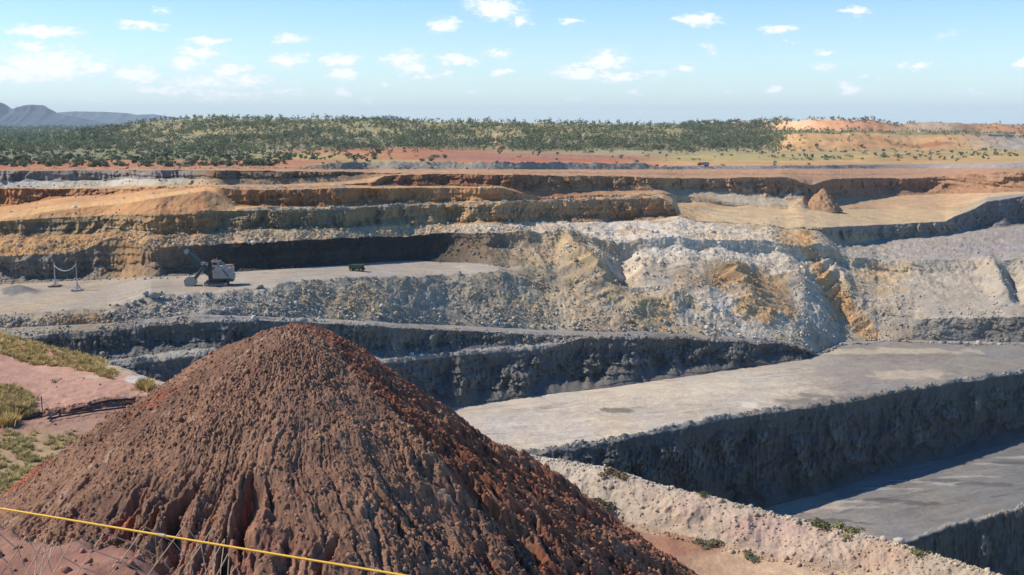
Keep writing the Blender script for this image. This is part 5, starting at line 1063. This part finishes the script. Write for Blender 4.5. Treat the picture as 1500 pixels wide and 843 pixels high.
# green dump truck on the pit floor
tp = surf(P, 523, 397.0)
tk = empty('mine_truck', tp, math.radians(-12)); tag(tk, 'green mine truck parked alone on the grey floor before the black coal face', 'truck')
b = MB(); b.prism([(-3.6, 2.35), (-2.6, 3.1), (3.6, 3.25), (3.7, 2.6), (2.6, 1.5), (-1.5, 1.4)], -1.8, 1.8); b.build('dump_body', M['lgreen'], tk, bevel=.05)
b = MB(); b.box(0, 0, 1.15, 6.6, 1.8, .5); b.build('chassis', M['dark'], tk)
b = MB(); b.box(-2.8, -.5, 2.0, 1.5, 1.8, 1.3); cab2 = b.build('cab', M['lgreen'], tk, bevel=.06)
b = MB(); b.box(-3.57, -.5, 2.15, .05, 1.5, .7); b.box(-2.8, -1.42, 2.15, 1.0, .05, .7); b.build('window', M['glass'], cab2)
b = MB(); b.box(-3.4, 0, 1.05, .5, 3.0, .8); b.box(-2.3, -1.7, 1.2, .2, .2, 1.6); b.build('bumper', M['yellow'], tk, bevel=.04)
tk.scale = (.86,) * 3
for x in (-2.2, 1.0, 2.6):
    for y in (-1.55, 1.55):
        b = MB(); b.tube([(x, y - .35, .85), (x, y + .35, .85)], .85, 20); wo_ = b.build('wheel', M['black'], tk)
        b = MB(); b.tube([(x, y - .38, .85), (x, y + .38, .85)], .4, 14); b.build('rim', M['yellow'], wo_)
# tiny service truck on the far rim
fp = surf(P, 1030, 243.5)
ft = empty('service_truck', fp + Vector((0, 0, .2)), 0); tag(ft, 'tiny red and white truck parked on the far pit rim beside the grey windrow', 'truck')
b = MB(); b.box(1.6, 0, 1.7, 5.0, 2.3, 2.2); b.build('box_body', M['white'], ft, bevel=.05)
b = MB(); b.prism([(-4.2, .5), (-4.1, 1.6), (-3.4, 2.6), (-1.2, 2.6), (-1.2, .5)], -1.1, 1.1); b.build('cab', M['red'], ft, bevel=.05)
for x in (-3.2, 1.6, 3.0):
    for y in (-1.0, 1.0): b = MB(); b.tube([(x, y - .2, .35), (x, y + .2, .35)], .5, 12); b.build('wheel', M['black'], ft)
for k, (px_, w_) in enumerate(((1457, 22), (1476, 14))):
    q = surf(P, px_, 199.5); s_ = q.y / F
    sh_ = empty('shed', q); tag(sh_, ('long low white shed roof among trees at the far right of the plain', 'shorter white shed right of the long one on the far plain')[k], 'shed')
    b = MB(); b.box(0, 0, 1.6, w_ * s_, 9, 3.0); b.build('wall', M['steel'], sh_)
    b = MB(); L_ = w_ * s_ / 2 + .5; b.v = [(-L_, -5, 3.15), (L_, -5, 3.15), (L_, 5, 3.15), (-L_, 5, 3.15), (-L_, 0, 4.0), (L_, 0, 4.0)]; b.f = [(0, 1, 5, 4), (2, 3, 4, 5), (0, 4, 3), (1, 2, 5), (0, 3, 2, 1)]; b.build('roof', M['white'], sh_)

# cable stands
tops = []
for k, (px_, py_, hp, lab) in enumerate(((81.5, 420, 36, 'left cable stand, grey tapering pole on a brown sled near the fallen rocks'), (113.5, 426.5, 43, 'right cable stand, white pole with braced white base standing nearer the camera'))):
    q = surf(P, px_, py_); s_ = q.y / F; hgt = hp * s_
    cs = empty('cable_stand', q, .3 * k); tag(cs, lab, 'cable stand', 'cable stands on the pit floor')
    m_ = M['white'] if k else M['cement']
    b = MB(); b.tube([(0, 0, .3), (.05, 0, hgt)], .22, 10, .14); b.build('pole', m_, cs)
    b = MB()
    for a in range(4):
        an = math.pi / 4 + a * math.pi / 2; b.bar((math.cos(an) * 1.9, math.sin(an) * 1.9, .3), (0, 0, hgt * .26), .14)
    for a in range(4):
        a0 = math.pi / 4 + a * math.pi / 2; a1 = a0 + math.pi / 2
        b.bar((math.cos(a0) * 1.2, math.sin(a0) * 1.2, 1.1), (math.cos(a1) * 1.2, math.sin(a1) * 1.2, 1.1), .08)
    b.build('brace', m_, cs)
    b = MB()
    for y in (-1.4, 1.4): b.prism([(-2.3, .55), (-2.0, .05), (2.0, .05), (2.3, .55)], y - .25, y + .25)
    b.box(0, 0, .42, 2.9, 2.9, .18); b.build('sled', M['white'] if k else M['rust'], cs, bevel=.03)
    b = MB(); b.box(0, 0, hgt - .9, 1.0, .16, .16); b.tube([(0, 0, hgt), (0, 0, hgt + .4)], .1, 8); b.build('crossarm', m_, cs)
    tops.append(q + Vector((0, 0, hgt - 1.0)))
b = MB(); A_, B_ = tops; pts = [A_.lerp(B_, t) - Vector((0, 0, 4 * t * (1 - t) * 2.3)) for t in np.linspace(0, 1, 24)]; b.tube([tuple(p) for p in pts], .12, 8)
tag(b.build('power_cable', M['cement'], None, smooth=True), 'grey cable sagging between the two cable stands', 'cable')

# black pipes beside the track, post on the clay flat
def pipe_line(pts_px, rad, lab, lift):
    pts = []
    xs = np.linspace(pts_px[0][0], pts_px[-1][0], 60)
    for x in xs:
        q = surf(G, x, np.interp(x, [p[0] for p in pts_px], [p[1] for p in pts_px])); pts.append(q)
    Z = np.array([p.z for p in pts]); Z = np.max([np.roll(np.pad(Z, 3, 'edge'), k_)[3:-3] for k_ in (-2, -1, 0, 1, 2)], axis=0); Z = np.convolve(np.pad(Z, 4, 'edge'), np.ones(9) / 9, 'valid'); Yy = np.array([p.y for p in pts]); Yy = np.convolve(np.pad(Yy, 4, 'edge'), np.ones(9) / 9, 'valid')
    b = MB(); b.tube([(p.x, Yy[k], Z[k] + lift) for k, p in enumerate(pts)], rad, 10)
    return tag(b.build('pipe', M['pipe'], None, smooth=True), lab, 'pipe')
pipe_line([(-150, 653), (0, 630), (60, 621), (120, 611), (184, 600), (260, 588), (330, 578)], .08, 'straight black pipe nearer the track, running to the red mound', .22)
pipe_line([(23, 617), (60, 611.5), (114, 603), (140, 597), (159, 593.5), (205, 587), (260, 580), (320, 572)], .10, 'thicker black pipe lying along the foot of the brown bank', .20)
q = surf(G, 62, 599); q.z -= .1
fpz = empty('fence_post', q); tag(fpz, 'thin rusty post with a slanting stay at the edge of the red clay flat', 'post')
b = MB(); b.bar((0, 0, -.2), (0, 0, 1.35), .07); b.build('post', M['rust'], fpz)
b = MB(); b.bar((.02, 0, 1.0), (.95, -.2, 0), .025); b.build('stay', M['wire'], fpz)

# ------------------------------------------------------------------ lookout fence: sagging chain link below a yellow rope
fence = empty('chain_link_fence', (-1.5, 4.2, -2.6)); tag(fence, 'bent beige chain link fence netting below the yellow rope at lower left', 'fence')
fo = Vector((-1.5, 4.2, -2.6))
def fpnt(u, v):
    """u along the fence in metres from the left frame edge, v metres below its top edge"""
    base = ptY(-260 + u * 260.0, 706 + u * 43.5, 4.6 - .22 * u)
    wob = Vector((.07 * math.sin(u * 7 + v * 4), .10 * math.sin(u * 3.1 + 1) + .05 * math.sin(v * 9 + u * 7), .05 * math.sin(u * 4.3 + v * 2)))
    return base + Vector((0, 0, -.03 - v)) + wob - fo
b = MB(); cell = .105; nW = 40
for k in range(nW):
    for sgn in (1, -1):
        pts = []
        for m in range(0, 11):
            u = k * .12 + sgn * m * .06; v = m * .075
            if u < 0 or u > 4.3: continue
            q = fpnt(u, v); pts.append(tuple(q + Vector((0, .006 * sgn, 0))))
        if len(pts) > 2: b.tube(pts, .0022, 5)
b.build('wire_netting', M['wire'], fence)
b = MB()
p0 = ptY(-260, 702, 4.6); p1 = ptY(0, 745, 4.3); p2 = ptY(300, 795, 4.0); p3 = ptY(590, 843, 3.75); p4 = ptY(900, 896, 3.5)
def crv(t):
    P_ = [p0, p1, p2, p3, p4]; s = t * 4; i = min(int(s), 3); f = s - i
    a = P_[max(i - 1, 0)]; b_ = P_[i]; c = P_[i + 1]; d = P_[min(i + 2, 4)]
    return .5 * ((2 * b_) + (c - a) * f + (2 * a - 5 * b_ + 4 * c - d) * f * f + (3 * b_ - a - 3 * c + d) * f ** 3)
b.tube([tuple(crv(t)) for t in np.linspace(0, 1, 80)], .0046, 8)
tag(b.build('rope', M['rope'], None, smooth=True), 'taut yellow rope slanting across the lower left in front of the mound', 'rope')
b = MB(); c_ = crv(.5 * 1.03 - .015 - .055); d_ = crv(.5 * 1.03 - .055 - .008); b.tube([tuple(c_), tuple(d_)], .0075, 8)
b.build('clip', M['wire'], bpy.data.objects['rope'])

# ------------------------------------------------------------------ haze
b = MB(); x0, x1, y0, y1, z0, z1 = -14000, 14000, -400, 24000, -160, 330
b.box((x0 + x1) / 2, (y0 + y1) / 2, (z0 + z1) / 2, x1 - x0, y1 - y0, z1 - z0)
hm = bpy.data.materials.new('haze'); hm.use_nodes = True; nt = hm.node_tree; nt.nodes.clear()
pv = N(nt, 'ShaderNodeVolumePrincipled'); pv.inputs['Color'].default_value = (.80, .93, 1.0, 1); pv.inputs['Density'].default_value = 4.6e-5; pv.inputs['Anisotropy'].default_value = 0.0
ho = N(nt, 'ShaderNodeOutputMaterial'); L(nt, pv.outputs[0], ho.inputs['Volume'])
hz = b.build('haze', hm); tag(hz, kind='stuff', label='thin blue haze over the plain', cat='haze')
